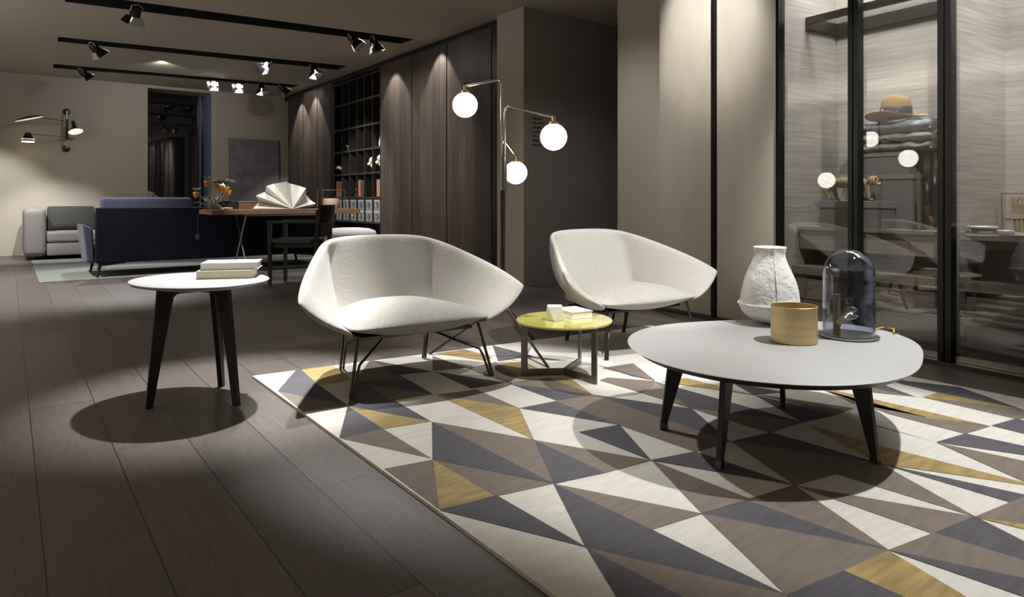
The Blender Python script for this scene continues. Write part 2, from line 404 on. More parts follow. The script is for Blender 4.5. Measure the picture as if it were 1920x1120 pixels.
# dark block beside the timber cabinets (its front carries small rows of lettering)
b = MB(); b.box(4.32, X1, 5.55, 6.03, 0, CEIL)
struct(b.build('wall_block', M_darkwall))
b = MB(); b.face([(4.317, 5.552, 0.0), (4.317, 6.03, 0.0), (4.317, 6.03, CEIL), (4.317, 5.552, CEIL)])
struct(b.build('trim_4', M_colwall))
rr = random.Random(3)
M_letters = mat('dark_lettering', (0.035, 0.03, 0.027), 0.8)
lt = thing('wall_lettering', 'eight short rows of small dark lettering on the dark wall behind the globe lamp', 'lettering', (at_y(999, 215, 5.55).x, 5.55, 0))
for i in range(8):
    b = MB()
    z0 = at_y(1010, 215 + i * 8.2, 5.55).z; x = at_y(999, 215, 5.55).x
    end = x + rr.uniform(0.07, 0.16)
    while x < end:
        wl_ = rr.uniform(0.006, 0.012)
        b.box(x - lt.location.x, x + wl_ - lt.location.x, -0.004, -0.001, z0 - 0.008, z0 + rr.choice((0.004, 0.008, 0.012))); x += wl_ + rr.choice((0.004, 0.004, 0.012))
    b.build('text_row', M_letters, lt)

# ------------------------------------------------------------------ timber cabinet wall (front plane X = CX_)
CXW = 4.34
def cy(px): return at_x(px, 372, CXW).y
TOPZ = 2.845
seams = [544, 567.9, 594.7, 620.0]
def tall_cabinet(pa, pb, label):
    ya, yb = cy(pb), cy(pa)                     # ya near, yb far
    t = thing('tall_cabinet', label, 'cabinet', (CXW, ya, 0), 0, 'tall smoked oak cabinets along the right wall')
    L = yb - ya
    MB().box(0.03, 0.6, 0.004, L - 0.004, 0.06, TOPZ).build('body', M_darkwood, t)
    MB().box(0.0, 0.028, 0.012, L - 0.012, 0.07, TOPZ).build('door', M_darkwood, t)
    MB().box(0.05, 0.6, 0.004, L - 0.004, 0.0, 0.058).build('plinth', M_black, t)
    return t
tall_cabinet(837.5, 921.5, 'tall smoked oak cabinet at the near end of the timber wall, beside the dark block')
tall_cabinet(771.9, 837.5, 'tall smoked oak cabinet in the middle of the three right of the open shelves')
tall_cabinet(713.5, 771.9, 'tall smoked oak cabinet touching the right side of the open cubbyhole shelves')
tall_cabinet(594.7, 620.5, 'tall smoked oak cabinet touching the left side of the open cubbyhole shelves')
tall_cabinet(567.9, 594.7, 'tall smoked oak cabinet second from the back corner of the room')
tall_cabinet(540.0, 567.9, 'tall smoked oak cabinet in the back corner beside the leaning dark panel')
b = MB(); b.box(4.345, 4.95, 6.032, cy(921.5) - 0.003, 0, TOPZ + 0.02)
struct(b.build('trim_5', M_black))
b = MB(); b.box(4.40, 4.95, 6.04, Y1, TOPZ + 0.005, CEIL); struct(b.build('trim_6', M_black))

# open cubbyhole shelves
ya, yb = cy(713.5), cy(620.5)
sh = thing('cubbyhole_shelf', 'dark open shelf unit of six columns of cubbyholes set into the timber wall', 'shelf', (CXW, ya, 0))
L = yb - ya
zs = [2.79, 2.43, 2.03, 1.667, 1.30, 0.93, 0.554]
colx = [at_x(p, 372, CXW).y - ya for p in (713, 697.6, 682.2, 667.8, 653.7, 640.3, 627)]
D = 0.42
MB().box(D, D + 0.02, 0, L, 0.0, TOPZ).build('back_panel', M_shelf, sh)
for k, z in enumerate(zs): MB().box(0.0, D, 0.004, colx[-1], z - 0.014, z + 0.014).build('shelf_board', M_shelf, sh)
for y in colx[1:-1]: MB().box(0.004, D, y - 0.009, y + 0.009, zs[-1], zs[0]).build('divider', M_shelf, sh)
MB().box(0.0, D, 0.0, 0.02, 0.0, TOPZ).build('side_panel', M_shelf, sh)
MB().box(0.0, D, colx[-1], L, 0.0, TOPZ).build('side_panel', M_black, sh)
MB().box(0.05, D, 0.02, colx[-1], 0.0, 0.06).build('plinth', M_black, sh)
def cub(col, row):
    """near and far y (room) of a cubbyhole counted from the near side, and its floor z"""
    return ya + colx[col] + 0.009, ya + colx[col + 1] - 0.009, zs[row] + 0.0145
# grey card boxes with lids and chrome label pulls: two rows in the lowest cubbyholes
M_card = mat('grey_card', (0.26, 0.255, 0.25), 0.85); M_lid = mat('pale_grey_card', (0.42, 0.42, 0.41), 0.85)
where = ['nearest column', 'second column', 'third column', 'fourth column', 'fifth column', 'far column']
for rrow in range(2):
    for c in range(6):
        y0, y1, z0 = cub(c, 6)
        z0 += rrow * 0.172
        t = thing('storage_box', '%s grey card storage box with chrome pull in the %s of the cubbyhole shelf' % (('lower', 'upper')[rrow], where[c]), 'box', (CXW + 0.02, (y0 + y1) / 2, z0), 0, 'grey card boxes at the foot of the cubbyhole shelf')
        hw = (y1 - y0) / 2 - 0.008
        MB().box(0.004, 0.34, -hw + 0.003, hw - 0.003, 0, 0.14).build('body', M_card, t)
        MB().box(0, 0.344, -hw, hw, 0.130, 0.168).build('lid', M_lid, t)
        p = MB().lathe([(0.0, 0), (0.03, 0), (0.034, 0.006), (0.024, 0.01), (0.0, 0.01)], n=16, M=Matrix.Translation((0.003, 0, 0.085)) @ Matrix.Rotation(-PI / 2, 4, 'Y'))
        p.ball((-0.018, 0, 0.068), 0.018, seg=12)
        p.build('label_pull', M_chrome, t, True)
# tan books
M_tan = mat('tan_book_cloth', (0.44, 0.22, 0.12), 0.8); M_pages = mat('book_pages', (0.62, 0.55, 0.45), 0.9)
def shelf_book(y, th, z0, hgt, label, col=None):
    t = thing('book', label, 'book', (CXW + 0.03, y, z0), 0, 'tan books standing in the cubbyholes')
    MB().box(0.0, 0.19, -th / 2, th / 2, 0, hgt, bev=0.003).build('cover', col or M_tan, t)
    MB().box(0.01, 0.193, -th / 2 + 0.004, th / 2 - 0.004, 0.004, hgt + 0.002).build('pages', M_pages, t)
n = 0
for c, k0, cnt, side in ((0, 0, 4, 'nearest column'), (2, 0, 2, 'third column'), (5, 0, 1, 'far column')):
    y0, y1, z0 = cub(c, 5)
    for j in range(cnt):
        yy = y1 - 0.02 - j * 0.036 if c else y0 + 0.03 + (cnt - 1 - j) * 0.042
        ordn = ['farthest', 'second', 'third', 'nearest'][j] if cnt == 4 else (['farther', 'nearer'][j] if cnt == 2 else 'single')
        shelf_book(yy, 0.032 if c else 0.038, z0, 0.255 - 0.008 * (j % 2), '%s tan book standing in the %s above the grey boxes' % (ordn, side))
# pale bone-like ornaments, glass rods and small pieces
M_bone = mat('pale_carved_bone', (0.66, 0.58, 0.47), 0.75, 0, (40, 0.4))
def creature(y, z, label, s=1.0, skull=False):
    t = thing('animal_ornament', label, 'ornament', (CXW + 0.05, y, z), 0, 'pale animal ornaments on the cubbyhole shelf')
    if skull:
        b = MB(); b.ball((0.03, 0, 0.17 * s), 0.062 * s, 1, 1.15, 0.9, 16); b.ball((0.0, 0.05 * s, 0.12 * s), 0.045 * s, 0.8, 1.2, 0.7, 14)
        b.ball((0.01, -0.02, 0.09 * s), 0.035 * s, 0.8, 1, 1, 12); b.build('skull', M_bone, t, True)
        MB().rod((0.03, 0, 0.006), (0.03, 0, 0.115 * s), 0.008).lathe([(0, 0), (0.045, 0), (0.045, 0.012), (0, 0.012)], (0.03, 0, 0), 20).build('stand', M_black, t, True)
    else:
        b = MB(); b.tube([(0.02, 0.15 * s, 0.165 * s), (0.02, 0.09 * s, 0.16 * s), (0.02, 0.03 * s, 0.14 * s), (0.02, -0.06 * s, 0.13 * s), (0.02, -0.11 * s, 0.15 * s)], 0.02, 10, [0.018 * s, 0.014 * s, 0.022 * s, 0.027 * s, 0.02 * s])
        b.ball((0.02, 0.17 * s, 0.168 * s), 0.024 * s, 0.8, 1.6, 0.8, 12)
        for yy, ax in ((0.03, 0.03), (0.03, 0.0), (-0.09, 0.03), (-0.09, 0.0)):
            b.tube([(ax + 0.005, yy * s, 0.13 * s), (ax + 0.005, (yy - 0.03) * s, 0.06 * s), (ax + 0.005, (yy - 0.012) * s, 0.004)], 0.007 * s, 8)
        b.tube([(0.02, -0.11 * s, 0.15 * s), (0.02, -0.17 * s, 0.12 * s), (0.02, -0.2 * s, 0.08 * s)], 0.006 * s, 8)
        b.build('body', M_bone, t, True)
y0, y1, z0 = cub(4, 3); creature((y0 + y1) / 2 + 0.01, z0, 'pale long-necked four-legged ornament in the third row of the cubbyholes', .57)
y0, y1, z0 = cub(1, 4); creature((y0 + y1) / 2 - 0.02, z0, 'pale skull ornament on a black stand in the second column', 1.05, True)
y0, y1, z0 = cub(0, 4); creature(y0 + 0.10, z0, 'pale skull ornament on a black stand in the nearest column', 1.15, True)
t = thing('hand_ornament', 'pale lying arm-shaped ornament on the far end of the cubbyhole shelf', 'ornament')
y0, y1, z0 = cub(5, 4)
b = MB(); b.tube([(CXW + 0.03, y1 - 0.03, z0 + 0.11), (CXW + 0.03, y1 - 0.10, z0 + 0.115), (CXW + 0.04, y0 + 0.10, z0 + 0.09), (CXW + 0.05, y0 + 0.03, z0 + 0.10)], 0.02, 10, [0.014, 0.026, 0.024, 0.036])
b.ball((CXW + 0.03, y1 - 0.02, z0 + 0.108), 0.02, 1, 1.4, 0.8, 10); b.build('arm', M_bone, t, True)
MB().rod((CXW + 0.045, y0 + 0.06, z0), (CXW + 0.045, y0 + 0.06, z0 + 0.09), 0.012).build('stand', M_black, t, True)
M_rod = mat('frosted_glass_rod', (0.55, 0.62, 0.64), 0.2, 0, None, None, 0.5)
for c, rw_, lab in ((4, 3, 'upright pale glass rod behind the long-necked ornament'), (1, 3, 'upright pale glass rod in the second column, third row'), (3, 4, 'upright pale glass rod in the fourth column, fourth row')):
    y0, y1, z0 = cub(c, rw_)
    g = MB().box(CXW + 0.12, CXW + 0.15, (y0 + y1) / 2 - 0.05, (y0 + y1) / 2 - 0.022, z0, z0 + 0.24, bev=0.004).build('glass_rod', M_rod)
    tag(g, lab, 'ornament', 'glass rods on the cubbyhole shelf')
y0, y1, z0 = cub(0, 3)
g = MB().lathe([(0, 0), (0.055, 0), (0.062, 0.05), (0.045, 0.14), (0.04, 0.2), (0, 0.2)], (CXW + 0.08, y0 + 0.07, z0), 12).build('ceramic_jar', M_bone, None, True)
tag(g, 'pale faceted jar at the nearest end of the cubbyhole row with the long-necked ornament', 'jar')
y0, y1, z0 = cub(3, 5)
g = MB().ball((CXW + 0.04, y0 + 0.04, z0 + 0.025), 0.025, seg=12).ball((CXW + 0.04, y0 + 0.04, z0 + 0.07), 0.02, seg=12).ball((CXW + 0.04, y0 + 0.045, z0 + 0.115), 0.024, seg=12).build('bead_ornament', M_white, None, True)
tag(g, 'small white stacked bead ornament in the cubbyhole left of the pair of tan books', 'ornament')
# ------------------------------------------------------------------ patterned rug
M_rc = mat('rug_cream_wool', (0.64, 0.615, 0.555), 0.95, 0, (420, 0.5), (18, 0.07, (0.5, 3, 1)))
M_rb = mat('rug_brown_wool', (0.185, 0.152, 0.125), 0.95, 0, (420, 0.5), (18, 0.13, (0.5, 3, 1)))
M_rg = mat('rug_slate_wool', (0.090, 0.086, 0.098), 0.95, 0, (420, 0.5), (18, 0.15, (0.5, 3, 1)))
M_ry = mat('rug_ochre_wool', (0.36, 0.25, 0.085), 0.85, 0, (420, 0.5), (14, 0.3, (0.5, 3, 1)), sheen=0.3)
RX0, RX1, RYN = 1.0, 3.68, -0.6
def ry_back(x): return 3.545 - 0.112 * (x - 1.0)
ZR = 0.012
B_, G_, Y_ = 1, 2, 3
PAT = [
(G_, [(549,692),(561,691),(598,723),(652,761),(521,734)]), (B_, [(521,734),(652,761),(569,773)]),
(Y_, [(561,691),(622,684),(660,713),(598,723)]),
(B_, [(666,715),(686,675),(696,674),(767,714)]), (G_, [(666,715),(767,714),(812,740),(685,721)]), (B_, [(685,721),(812,740),(733,752)]), (G_, [(666,715),(685,721),(733,752),(652,761)]),
(G_, [(696,674),(810,697),(741,704)]),
(G_, [(652,762),(739,751),(808,791)]), (Y_, [(652,762),(808,791),(718,805)]), (G_, [(652,762),(718,805),(634,822)]),
(B_, [(636,823),(718,805),(808,860)]), (B_, [(721,880),(812,863),(824,956)]), (Y_, [(813,863),(929,931),(824,956)]), (B_, [(813,863),(1036,908),(929,931)]),
(G_, [(810,792),(1036,907),(812,862)]), (B_, [(811,792),(1000,825),(1037,907)]),
(B_, [(818,741),(893,731),(973,766)]), (Y_, [(818,741),(973,766),(1001,825)]),
(G_, [(814,697),(947,718),(883,729)]), (B_, [(811,668),(875,690),(812,696)]), (Y_, [(816,663),(872,656),(924,671),(909,677)]),
(G_, [(923,648),(1000,668),(934,678)]), (B_, [(875,691),(930,679),(970,706),(953,719)]), (Y_, [(934,680),(985,680),(1024,699),(970,706)]),
(G_, [(955,720),(1110,741),(1045,752)]), (B_, [(955,719),(1030,709),(1110,741)]), (Y_, [(1024,708),(1068,709),(1112,741),(1040,713)]),
(G_, [(975,766),(1042,753),(1160,797)]), (B_, [(1042,753),(1114,741),(1370,828),(1303,848),(1160,797)]), (G_, [(1114,741),(1296,767),(1368,828)]),
(G_, [(1086,811),(1161,797),(1221,864)]), (G_, [(1002,826),(1135,887),(1038,908)]), (B_, [(1002,826),(1220,864),(1135,887)]),
(B_, [(1038,908),(1316,964),(1220,994)]), (G_, [(1038,908),(1220,994),(1475,1117),(1100,1028)]),
(G_, [(826,958),(931,930),(1099,1027)]), (G_, [(1100,1028),(1290,1124),(1157,1121)]), (B_, [(1100,1028),(1475,1117),(1482,1128),(1290,1124)]),
(B_, [(1316,964),(1667,1033),(1475,1117)]), (G_, [(1316,964),(1400,938),(1667,1033)]), (B_, [(1400,938),(1490,911),(1667,1033)]),
(B_, [(1490,911),(1829,970),(1750,1002)]), (B_, [(1566,889),(1650,870),(1829,970)]),
(G_, [(1650,870),(1960,937),(1895,943)]), (Y_, [(1508,795),(1662,840),(1960,916),(1650,870)]),
(G_, [(1560,776),(1656,803),(1757,830)]), (B_, [(1667,777),(1730,783),(1856,800),(1809,814)]), (Y_, [(1545,728),(1853,799),(1735,782),(1600,757)]), (B_,[(1545,732),(1600,757),(1735,783),(1667,777)]),
(B_, [(1732,746),(1761,741),(1918,770),(1960,782),(1905,786)]), (Y_, [(1731,745),(1760,737),(1918,769)]), (G_, [(1659,713),(1676,712),(1800,727),(1918,769),(1761,737)]),
(G_, [(1616,724),(1646,718),(1716,745)]), (B_, [(1600,733),(1616,724),(1712,744)]),
(G_, [(1757,830),(1811,814),(1960,846),(1960,860)]), (G_, [(1860,799),(1905,786),(1960,800),(1960,824)]), (B_, [(1757,831),(1960,874),(1960,922)]),
(G_, [(1829,970),(1752,1001),(1960,1065),(1960,1037)]), (B_, [(1752,1001),(1667,1033),(1960,1094),(1960,1065)]), (G_, [(1667,1033),(1960,1094),(1960,1134)]),
(Y_, [(1667,1035),(1830,1132),(1720,1132),(1582,1072)]), (G_, [(1582,1072),(1720,1132),(1500,1130),(1475,1117)]),
(B_, [(1829,970),(1896,943),(1960,918),(1960,990)]), (Y_, [(1829,971),(1960,990),(1960,1003)]),
(B_, [(1130,691),(1187,682),(1228,714)]), (G_, [(1120,685),(1228,714),(1185,706)]), (B_, [(1125,714),(1140,709),(1228,715),(1177,729)]),
(B_, [(1177,729),(1228,716),(1294,766)]), (G_, [(1228,716),(1502,792),(1294,766)]), (B_, [(1294,766),(1502,792),(1442,812)]),
(Y_, [(1240,717),(1284,709),(1417,742)]), (G_, [(1375,719),(1470,736),(1412,741)]), (G_, [(1415,741),(1566,779),(1502,792)]), (B_, [(1425,741),(1600,766),(1566,778)]),
(G_, [(1446,812),(1645,869),(1371,829)]), (B_, [(1371,829),(1645,869),(1566,889),(1490,911)]),
(G_, [(1221,864),(1304,848),(1490,911)]), (B_, [(1221,864),(1406,937),(1316,963)]),
]
b = MB()
# body with a softly rounded edge
corners = [(RX0, RYN), (RX1, RYN), (RX1, ry_back(RX1)), (RX0, ry_back(RX0))]
b.hexa([(x, y, 0.0005) for x, y in corners], [(x, y, ZR) for x, y in corners])
def shoelace(p): return sum(p[i].x * p[(i + 1) % len(p)].y - p[(i + 1) % len(p)].x * p[i].y for i in range(len(p)))
for mi, poly in PAT:
    pts = []
    for x, y in poly:
        q = at_z(x, y, ZR)
        q.x = min(max(q.x, RX0 + 0.004), RX1 - 0.004); q.y = min(q.y, ry_back(q.x) - 0.004)
        pts.append(Vector((q.x, q.y, ZR + 0.0006)))
    if shoelace(pts) < 0: pts.reverse()
    cen_ = sum(pts, Vector()) / len(pts); k_ = len(b.bm.faces)
    pts = [p + (p - cen_).normalized() * 0.0025 + Vector((0, 0, k_ * 1.6e-5)) for p in pts]
    pts = [Vector((min(max(p.x, RX0 + .003), RX1 - .003), min(p.y, ry_back(p.x) - .003), p.z)) for p in pts]
    b.face(pts, mi)
# the pattern carried on over the rest of the rug, nearer than the photograph reaches
def beyond(x, y):
    d = SY * x + CY * y; r = CY * x - SY * y
    return d < 1.46 or r / max(d, .01) > 0.80
rr = random.Random(5); cw, chh = 0.335, 0.34; last = 0
for i in range(8):
    for j in range(7):
        x0, y0 = RX0 + .004 + i * cw * .996, RYN + .004 + j * chh
        q = [(x0, y0), (x0 + cw * .996, y0 + .06 * (i % 2)), (x0 + cw * .996, y0 + chh), (x0, y0 + chh)]
        if not all(beyond(*p) for p in q): continue
        for tri in ((q[0], q[1], q[2]), (q[0], q[2], q[3])) if (i + j) % 2 else ((q[1], q[2], q[3]), (q[0], q[1], q[3])):
            c_ = rr.choice((0, 1, 1, 2, 2, 3, 0))
            if c_: b.face([Vector((x, y, ZR + .0022)) for x, y in tri], c_)
o = MB.build(b, 'area_rug', [M_rc, M_rb, M_rg, M_ry])
for p in o.data.polygons:
    if p.normal.z < -0.5 and p.center.z > 0.01: p.flip()
tag(o, 'large wool rug with slate, brown, cream and ochre triangles under the armchairs and tables', 'rug')
# ------------------------------------------------------------------ lounge armchairs
def lerp(a, b, t): return a + (b - a) * t
def cat_rom(P, t):
    n = len(P) - 1; x = min(max(t, 0), 1) * n; i = min(int(x), n - 1); f = x - i
    p0, p1, p2, p3 = P[max(i - 1, 0)], P[i], P[i + 1], P[min(i + 2, n)]
    return 0.5 * ((2 * p1) + (p2 - p0) * f + (2 * p0 - 5 * p1 + 4 * p2 - p3) * f * f + (3 * p1 - p0 - 3 * p2 + p3) * f ** 3)
def make_armchair():
    t = thing('lounge_armchair', 'x', 'armchair')
    # rim and foot lines of the shell, right half from the centre of the back to the front tip (mirrored)
    rim = [Vector(p) for p in ((0, .362, .692), (.15, .36, .690), (.280, .345, .678), (.352, .20, .636), (.438, .04, .574), (.518, -.12, .508), (.570, -.255, .432))]
    low = [Vector(p) for p in ((0, .20, .27), (.14, .197, .27), (.265, .18, .27), (.288, .07, .27), (.325, -.06, .27), (.345, -.19, .275), (.355, -.305, .30))]
    N = len(rim)
    cols_r = [rim[k] for k in range(N)]; cols_l = [low[k] for k in range(N)]
    full_r = [Vector((-p.x, p.y, p.z)) for p in reversed(cols_r[1:])] + cols_r
    full_l = [Vector((-p.x, p.y, p.z)) for p in reversed(cols_l[1:])] + cols_l
    nc = len(full_r); TH = 0.07
    b = MB(); inner = []; outer = []
    rows = 5
    for i in range(nc):
        r, l = full_r[i], full_l[i]
        # outward direction, horizontal
        s = abs(i - (nc - 1) / 2) / ((nc - 1) / 2)
        tang = (full_r[min(i + 1, nc - 1)] - full_r[max(i - 1, 0)]); out = Vector((-tang.y, tang.x, 0)).normalized()
        if out.dot(Vector((r.x, r.y - 0.0, 0))) < 0 and s < 0.95: out = -out
        if s >= 0.95: out = Vector((math.copysign(1, r.x), 0.15, 0)).normalized()
        ci, co = [], []
        for k in range(rows):
            f = k / (rows - 1)
            p = l.lerp(r, f)
            bul = math.sin(PI * f) * 0.028
            ci.append(b.bm.verts.new(p + out * bul * 0.6))
            # outer skin: thick at mid height, tucks under at the foot
            q = l.lerp(r, f) + out * (TH * (0.25 + 0.9 * math.sin(PI * (0.12 + 0.76 * f)))) - Vector((0, 0, 0.02 * (1 - f)))
            if k == 0: q = Vector((l.x * 0.93, l.y * 0.95, l.z - 0.035))
            co.append(b.bm.verts.new(q))
        tp = b.bm.verts.new(r + out * TH * 0.32 + Vector((0, 0, 0.012)))
        inner.append(ci); outer.append(co + [tp])
    for i in range(nc - 1):
        for k in range(rows - 1):
            b.bm.faces.new((inner[i][k], inner[i + 1][k], inner[i + 1][k + 1], inner[i][k + 1]))
            b.bm.faces.new((outer[i][k], outer[i][k + 1], outer[i + 1][k + 1], outer[i + 1][k]))
        b.bm.faces.new((inner[i][-1], inner[i + 1][-1], outer[i + 1][-1], outer[i][-1]))
        b.bm.faces.new((outer[i][-1], outer[i + 1][-1], outer[i + 1][-2], outer[i][-2]))
        b.bm.faces.new((inner[i][0], outer[i][0], outer[i + 1][0], inner[i + 1][0]))
    for i in (0, nc - 1):
        ring = inner[i] + [outer[i][-1]] + list(reversed(outer[i][:-1]))
        m_ = len(inner[i])
        for k in range(m_ - 1):
            b.bm.faces.new((inner[i][k], inner[i][k + 1], outer[i][k + 1], outer[i][k]))
        b.bm.faces.new((inner[i][-1], outer[i][-1], outer[i][-2]))
    bmesh.ops.recalc_face_normals(b.bm, faces=b.bm.faces)
    # crease where the back meets the wings
    cr = b.bm.edges.layers.float.new('crease_edge')
    for i in (4 - 0, nc - 5):
        for k in range(rows - 1):
            e = b.bm.edges.get((inner[i][k], inner[i][k + 1]))
            if e: e[cr] = 0.95
    b.build('shell', M_linen, t, True, sub=2, angle=180)
    # seat cushion: a plump pad bulging over the front
    b = MB(); nx, ny = 9, 8; top = []; bot = []
    for j in range(ny):
        v = j / (ny - 1); ra, rb = [], []
        for i in range(nx):
            u = i / (nx - 1) * 2 - 1
            hw = (0.362, 0.372, 0.374, 0.368, 0.352, 0.334, 0.312, 0.285)[j]
            y = lerp(-0.305 - 0.06 * (1 - u * u), 0.24, v)
            x = u * hw
            dome = max(0.0, 1 - abs(u) ** 2.6)
            fv = (0.0, 0.62, 0.92, 1.0, 1.0, 0.96, 0.92, 0.88)[j]
            zt = 0.302 + 0.068 * fv * dome ** 0.85 + 0.012 * min(1, j)
            zb = lerp(0.296, 0.262, v) - 0.048 * max(0.0, 1 - abs(u) ** 2.2) * (1 - 0.5 * v)
            if j == 0: zt = 0.303 + 0.014 * (1 - u * u)
            if j == 0: zb = 0.300 - 0.016 * (1 - u * u)
            ra.append(b.bm.verts.new((x, y, zt))); rb.append(b.bm.verts.new((x * 0.98, y + (0.02 if j == 0 else 0.0), zb)))
        top.append(ra); bot.append(rb)
    for j in range(ny - 1):
        for i in range(nx - 1):
            b.bm.faces.new((top[j][i], top[j][i + 1], top[j + 1][i + 1], top[j + 1][i])); b.bm.faces.new((bot[j][i], bot[j + 1][i], bot[j + 1][i + 1], bot[j][i + 1]))
    for i in range(nx - 1):
        b.bm.faces.new((top[0][i], bot[0][i], bot[0][i + 1], top[0][i + 1])); b.bm.faces.new((top[-1][i], top[-1][i + 1], bot[-1][i + 1], bot[-1][i]))
    for j in range(ny - 1):
        b.bm.faces.new((top[j][0], top[j + 1][0], bot[j + 1][0], bot[j][0])); b.bm.faces.new((top[j][-1], bot[j][-1], bot[j + 1][-1], top[j + 1][-1]))
    b.build('seat_cushion', M_linen, t, True, sub=2, angle=180)
    # bent-rod base
    MB().box(-0.30, 0.30, -0.20, 0.15, 0.236, 0.25).build('seat_pan', M_bronze, t)
    fr, bk = (0.372, -0.29), (0.245, 0.255)
    for sx in (1, -1):
        for (x, y), ix, iy in ((fr, 0.315, -0.235), (bk, 0.245, 0.19)):
            b = MB()
            foot = Vector((sx * x, y, 0.0)); topp = Vector((sx * ix, iy, 0.268))
            b.tube([foot, foot.lerp(topp, 0.5), topp], 0.0075, 10)
            # stay: runs up beside the leg then bends to the middle under the seat
            f2 = foot + Vector((-sx * 0.016, 0.0, 0)); k2 = f2.lerp(topp, 0.47) + Vector((-sx * 0.008, 0, 0))
            cen = Vector((sx * 0.10, 0.0 + 0.10 * (1 if y > 0 else -0.6), 0.238))
            b.tube([f2, k2 + Vector((0, 0, -0.02)), k2.lerp(cen, 0.06) + Vector((0, 0, 0.006)), k2.lerp(cen, 0.5), cen], 0.0065, 10)
            b.build('leg', M_bronze, t, True)
    return t
ch1 = make_armchair()
ch1.location = (1.632, 3.12, 0.0152); ch1.rotation_euler = (0, 0, R(-5))
ch1['label'] = 'oatmeal linen lounge armchair on thin bronze legs left of the yellow table'
ch2 = copy_tree(ch1); ch2.location = (3.065, 2.945, 0.0152); ch2.rotation_euler = (0, 0, R(-5))
ch2['label'] = 'oatmeal linen lounge armchair behind the yellow table, beside the leather-clad doors'
for c in (ch1, ch2): c['group'] = 'pair of linen lounge armchairs'

# ------------------------------------------------------------------ round coffee table
CT = Vector((2.40, 1.486, 0.0145)); CTC = [0.5624, -0.0037, -0.0011, 0.0523, 0.0043, 0.0271, -0.0062, 0.0073, -0.0002]; CTR = 0.56
ct = thing('coffee_table', 'large low round white coffee table with four tapered black legs on the rug', 'table', CT)
CTZ = 0.35 - CT.z
reshape(MB().lathe([(0, CTZ - 0.004), (.996, CTZ - 0.004), (1, CTZ - 0.003), (1, CTZ - 0.0015), (.996, CTZ), (0, CTZ)], n=128), CTC).build('tabletop', M_white, ct, True)
reshape(MB().lathe([(0, CTZ - 0.026), (.94, CTZ - 0.026), (.993, CTZ - 0.0042), (0, CTZ - 0.0042)], n=96), CTC).build('underside', M_black, ct, True)
for px, py in ((1245, 805), (1350, 878), (1640, 868), (1468, 766)):
    f = at_z(px, py, 0.0145) - CT; a = math.atan2(f.y, f.x); r = math.hypot(f.x, f.y)
    zt = CTZ - 0.024
    lg = MB().prism([(r + 0.013, 0.03), (r - 0.013, 0.03), (r - 0.098, zt), (r - 0.022, zt)], 0.02, rz4(a)).build('leg', M_blackwood, ct, bev=0.002)
    MB().prism([(r + 0.0165, 0.0), (r - 0.0125, 0.0), (r - 0.0135, 0.0298), (r + 0.0135, 0.0298)], 0.021, rz4(a)).build('foot_cap', M_bronze, lg, bev=0.001)

# paper-pulp vase
vb = at_z(1443, 606, 0.35)
M_pulp = mat('white_paper_pulp', (0.66, 0.65, 0.62), 0.95, 0, (34, 0.9))
prof = [(0, 0.0), (.035, .001), (.075, .012), (.108, .036), (.126, .062), (.134, .082), (.134, .094), (.129, .098), (.126, .13), (.118, .175), (.105, .215), (.088, .252), (.073, .285), (.066, .308), (.067, .328), (.073, .347), (.070, .350), (.062, .345), (.058, .315), (.07, .27), (.09, .2), (0, .19)]
b = MB().lathe(prof, n=64)
rr = random.Random(11)
for v in b.bm.verts:
    r = math.hypot(v.co.x, v.co.y)
    if r > 0.03:
        k = 1 + 0.012 * math.sin(3 * math.atan2(v.co.y, v.co.x) + v.co.z * 30) + rr.uniform(-.006, .006); v.co.x *= k; v.co.y *= k
vase = thing('vase', 'tall white rough paper-pulp vase with a narrow neck at the back of the coffee table', 'vase', (vb.x, vb.y, 0.3505))
b.build('body', M_pulp, vase, True, sub=1)
aseam = math.atan2(-vb.y, -vb.x) + 0.25
MB().tube([((r + 0.001) * math.cos(aseam), (r + 0.001) * math.sin(aseam), z) for r, z in prof[6:16]], 0.0022, 6).build('seam', M_pulp, vase, True)
b = MB(); b.tube([(0.136 * math.cos(k / 24 * PI), 0.136 * math.sin(k / 24 * PI), 0.09) for k in range(49)], 0.0045, 8); b.build('ridge', M_pulp, vase, True)

# brass cup
cb = at_z(1488.5, 640.5, 0.35)
M_cup = mat('satin_brass', (0.66, 0.50, 0.26), 0.42, 0.75, None, (3, 0.12, (0.4, 0.4, 14)))
cup = MB().lathe([(0, 0), (.084, 0), (.087, .003), (.087, .143), (.0855, .144), (.084, .143), (.084, .006), (0, .006)], n=72).build('brass_cup', M_cup, None, True, loc=(cb.x, cb.y, 0.3505))
tag(cup, 'straight-sided satin brass cup at the front of the coffee table', 'cup')

# glass dome lamp
db = at_z(1591, 627, 0.36)
dl = thing('dome_lamp', 'smoked glass cloche lamp with a bare bulb inside, at the right of the coffee table', 'lamp', (db.x, db.y, 0.3503))
MB().lathe([(0, 0), (.108, 0), (.115, .004), (.115, .008), (.110, .010), (0, .010)], n=72).build('base_plate', M_steel, dl, True)
dp = [(.099, .0102), (.0985, .05), (.098, .255)] + [(.098 * math.cos(k / 12 * PI / 2), .255 + .105 * math.sin(k / 12 * PI / 2)) for k in range(1, 12)] + [(0, .36)]
b = MB().lathe(dp, n=72); b.lathe([(max(r - .003, 0), z - (.003 if r < .09 else 0)) for r, z in dp], n=72)
b.build('glass_dome', M_smoke, dl, True, angle=180)
def dl_pt(px, py, D): return at_d(px, py, D) - dl.location
Dd = dl.location.x * SY + dl.location.y * CY
p = dl_pt(1569, 622, Dd); q = dl_pt(1569, 552, Dd)
M_post = mat('smoked_wood_post', (0.20, 0.14, 0.10), 0.5)
MB().rod((p.x, p.y, 0.0102), (p.x, p.y, q.z), 0.0135, n=24).build('post', M_post, dl, True)
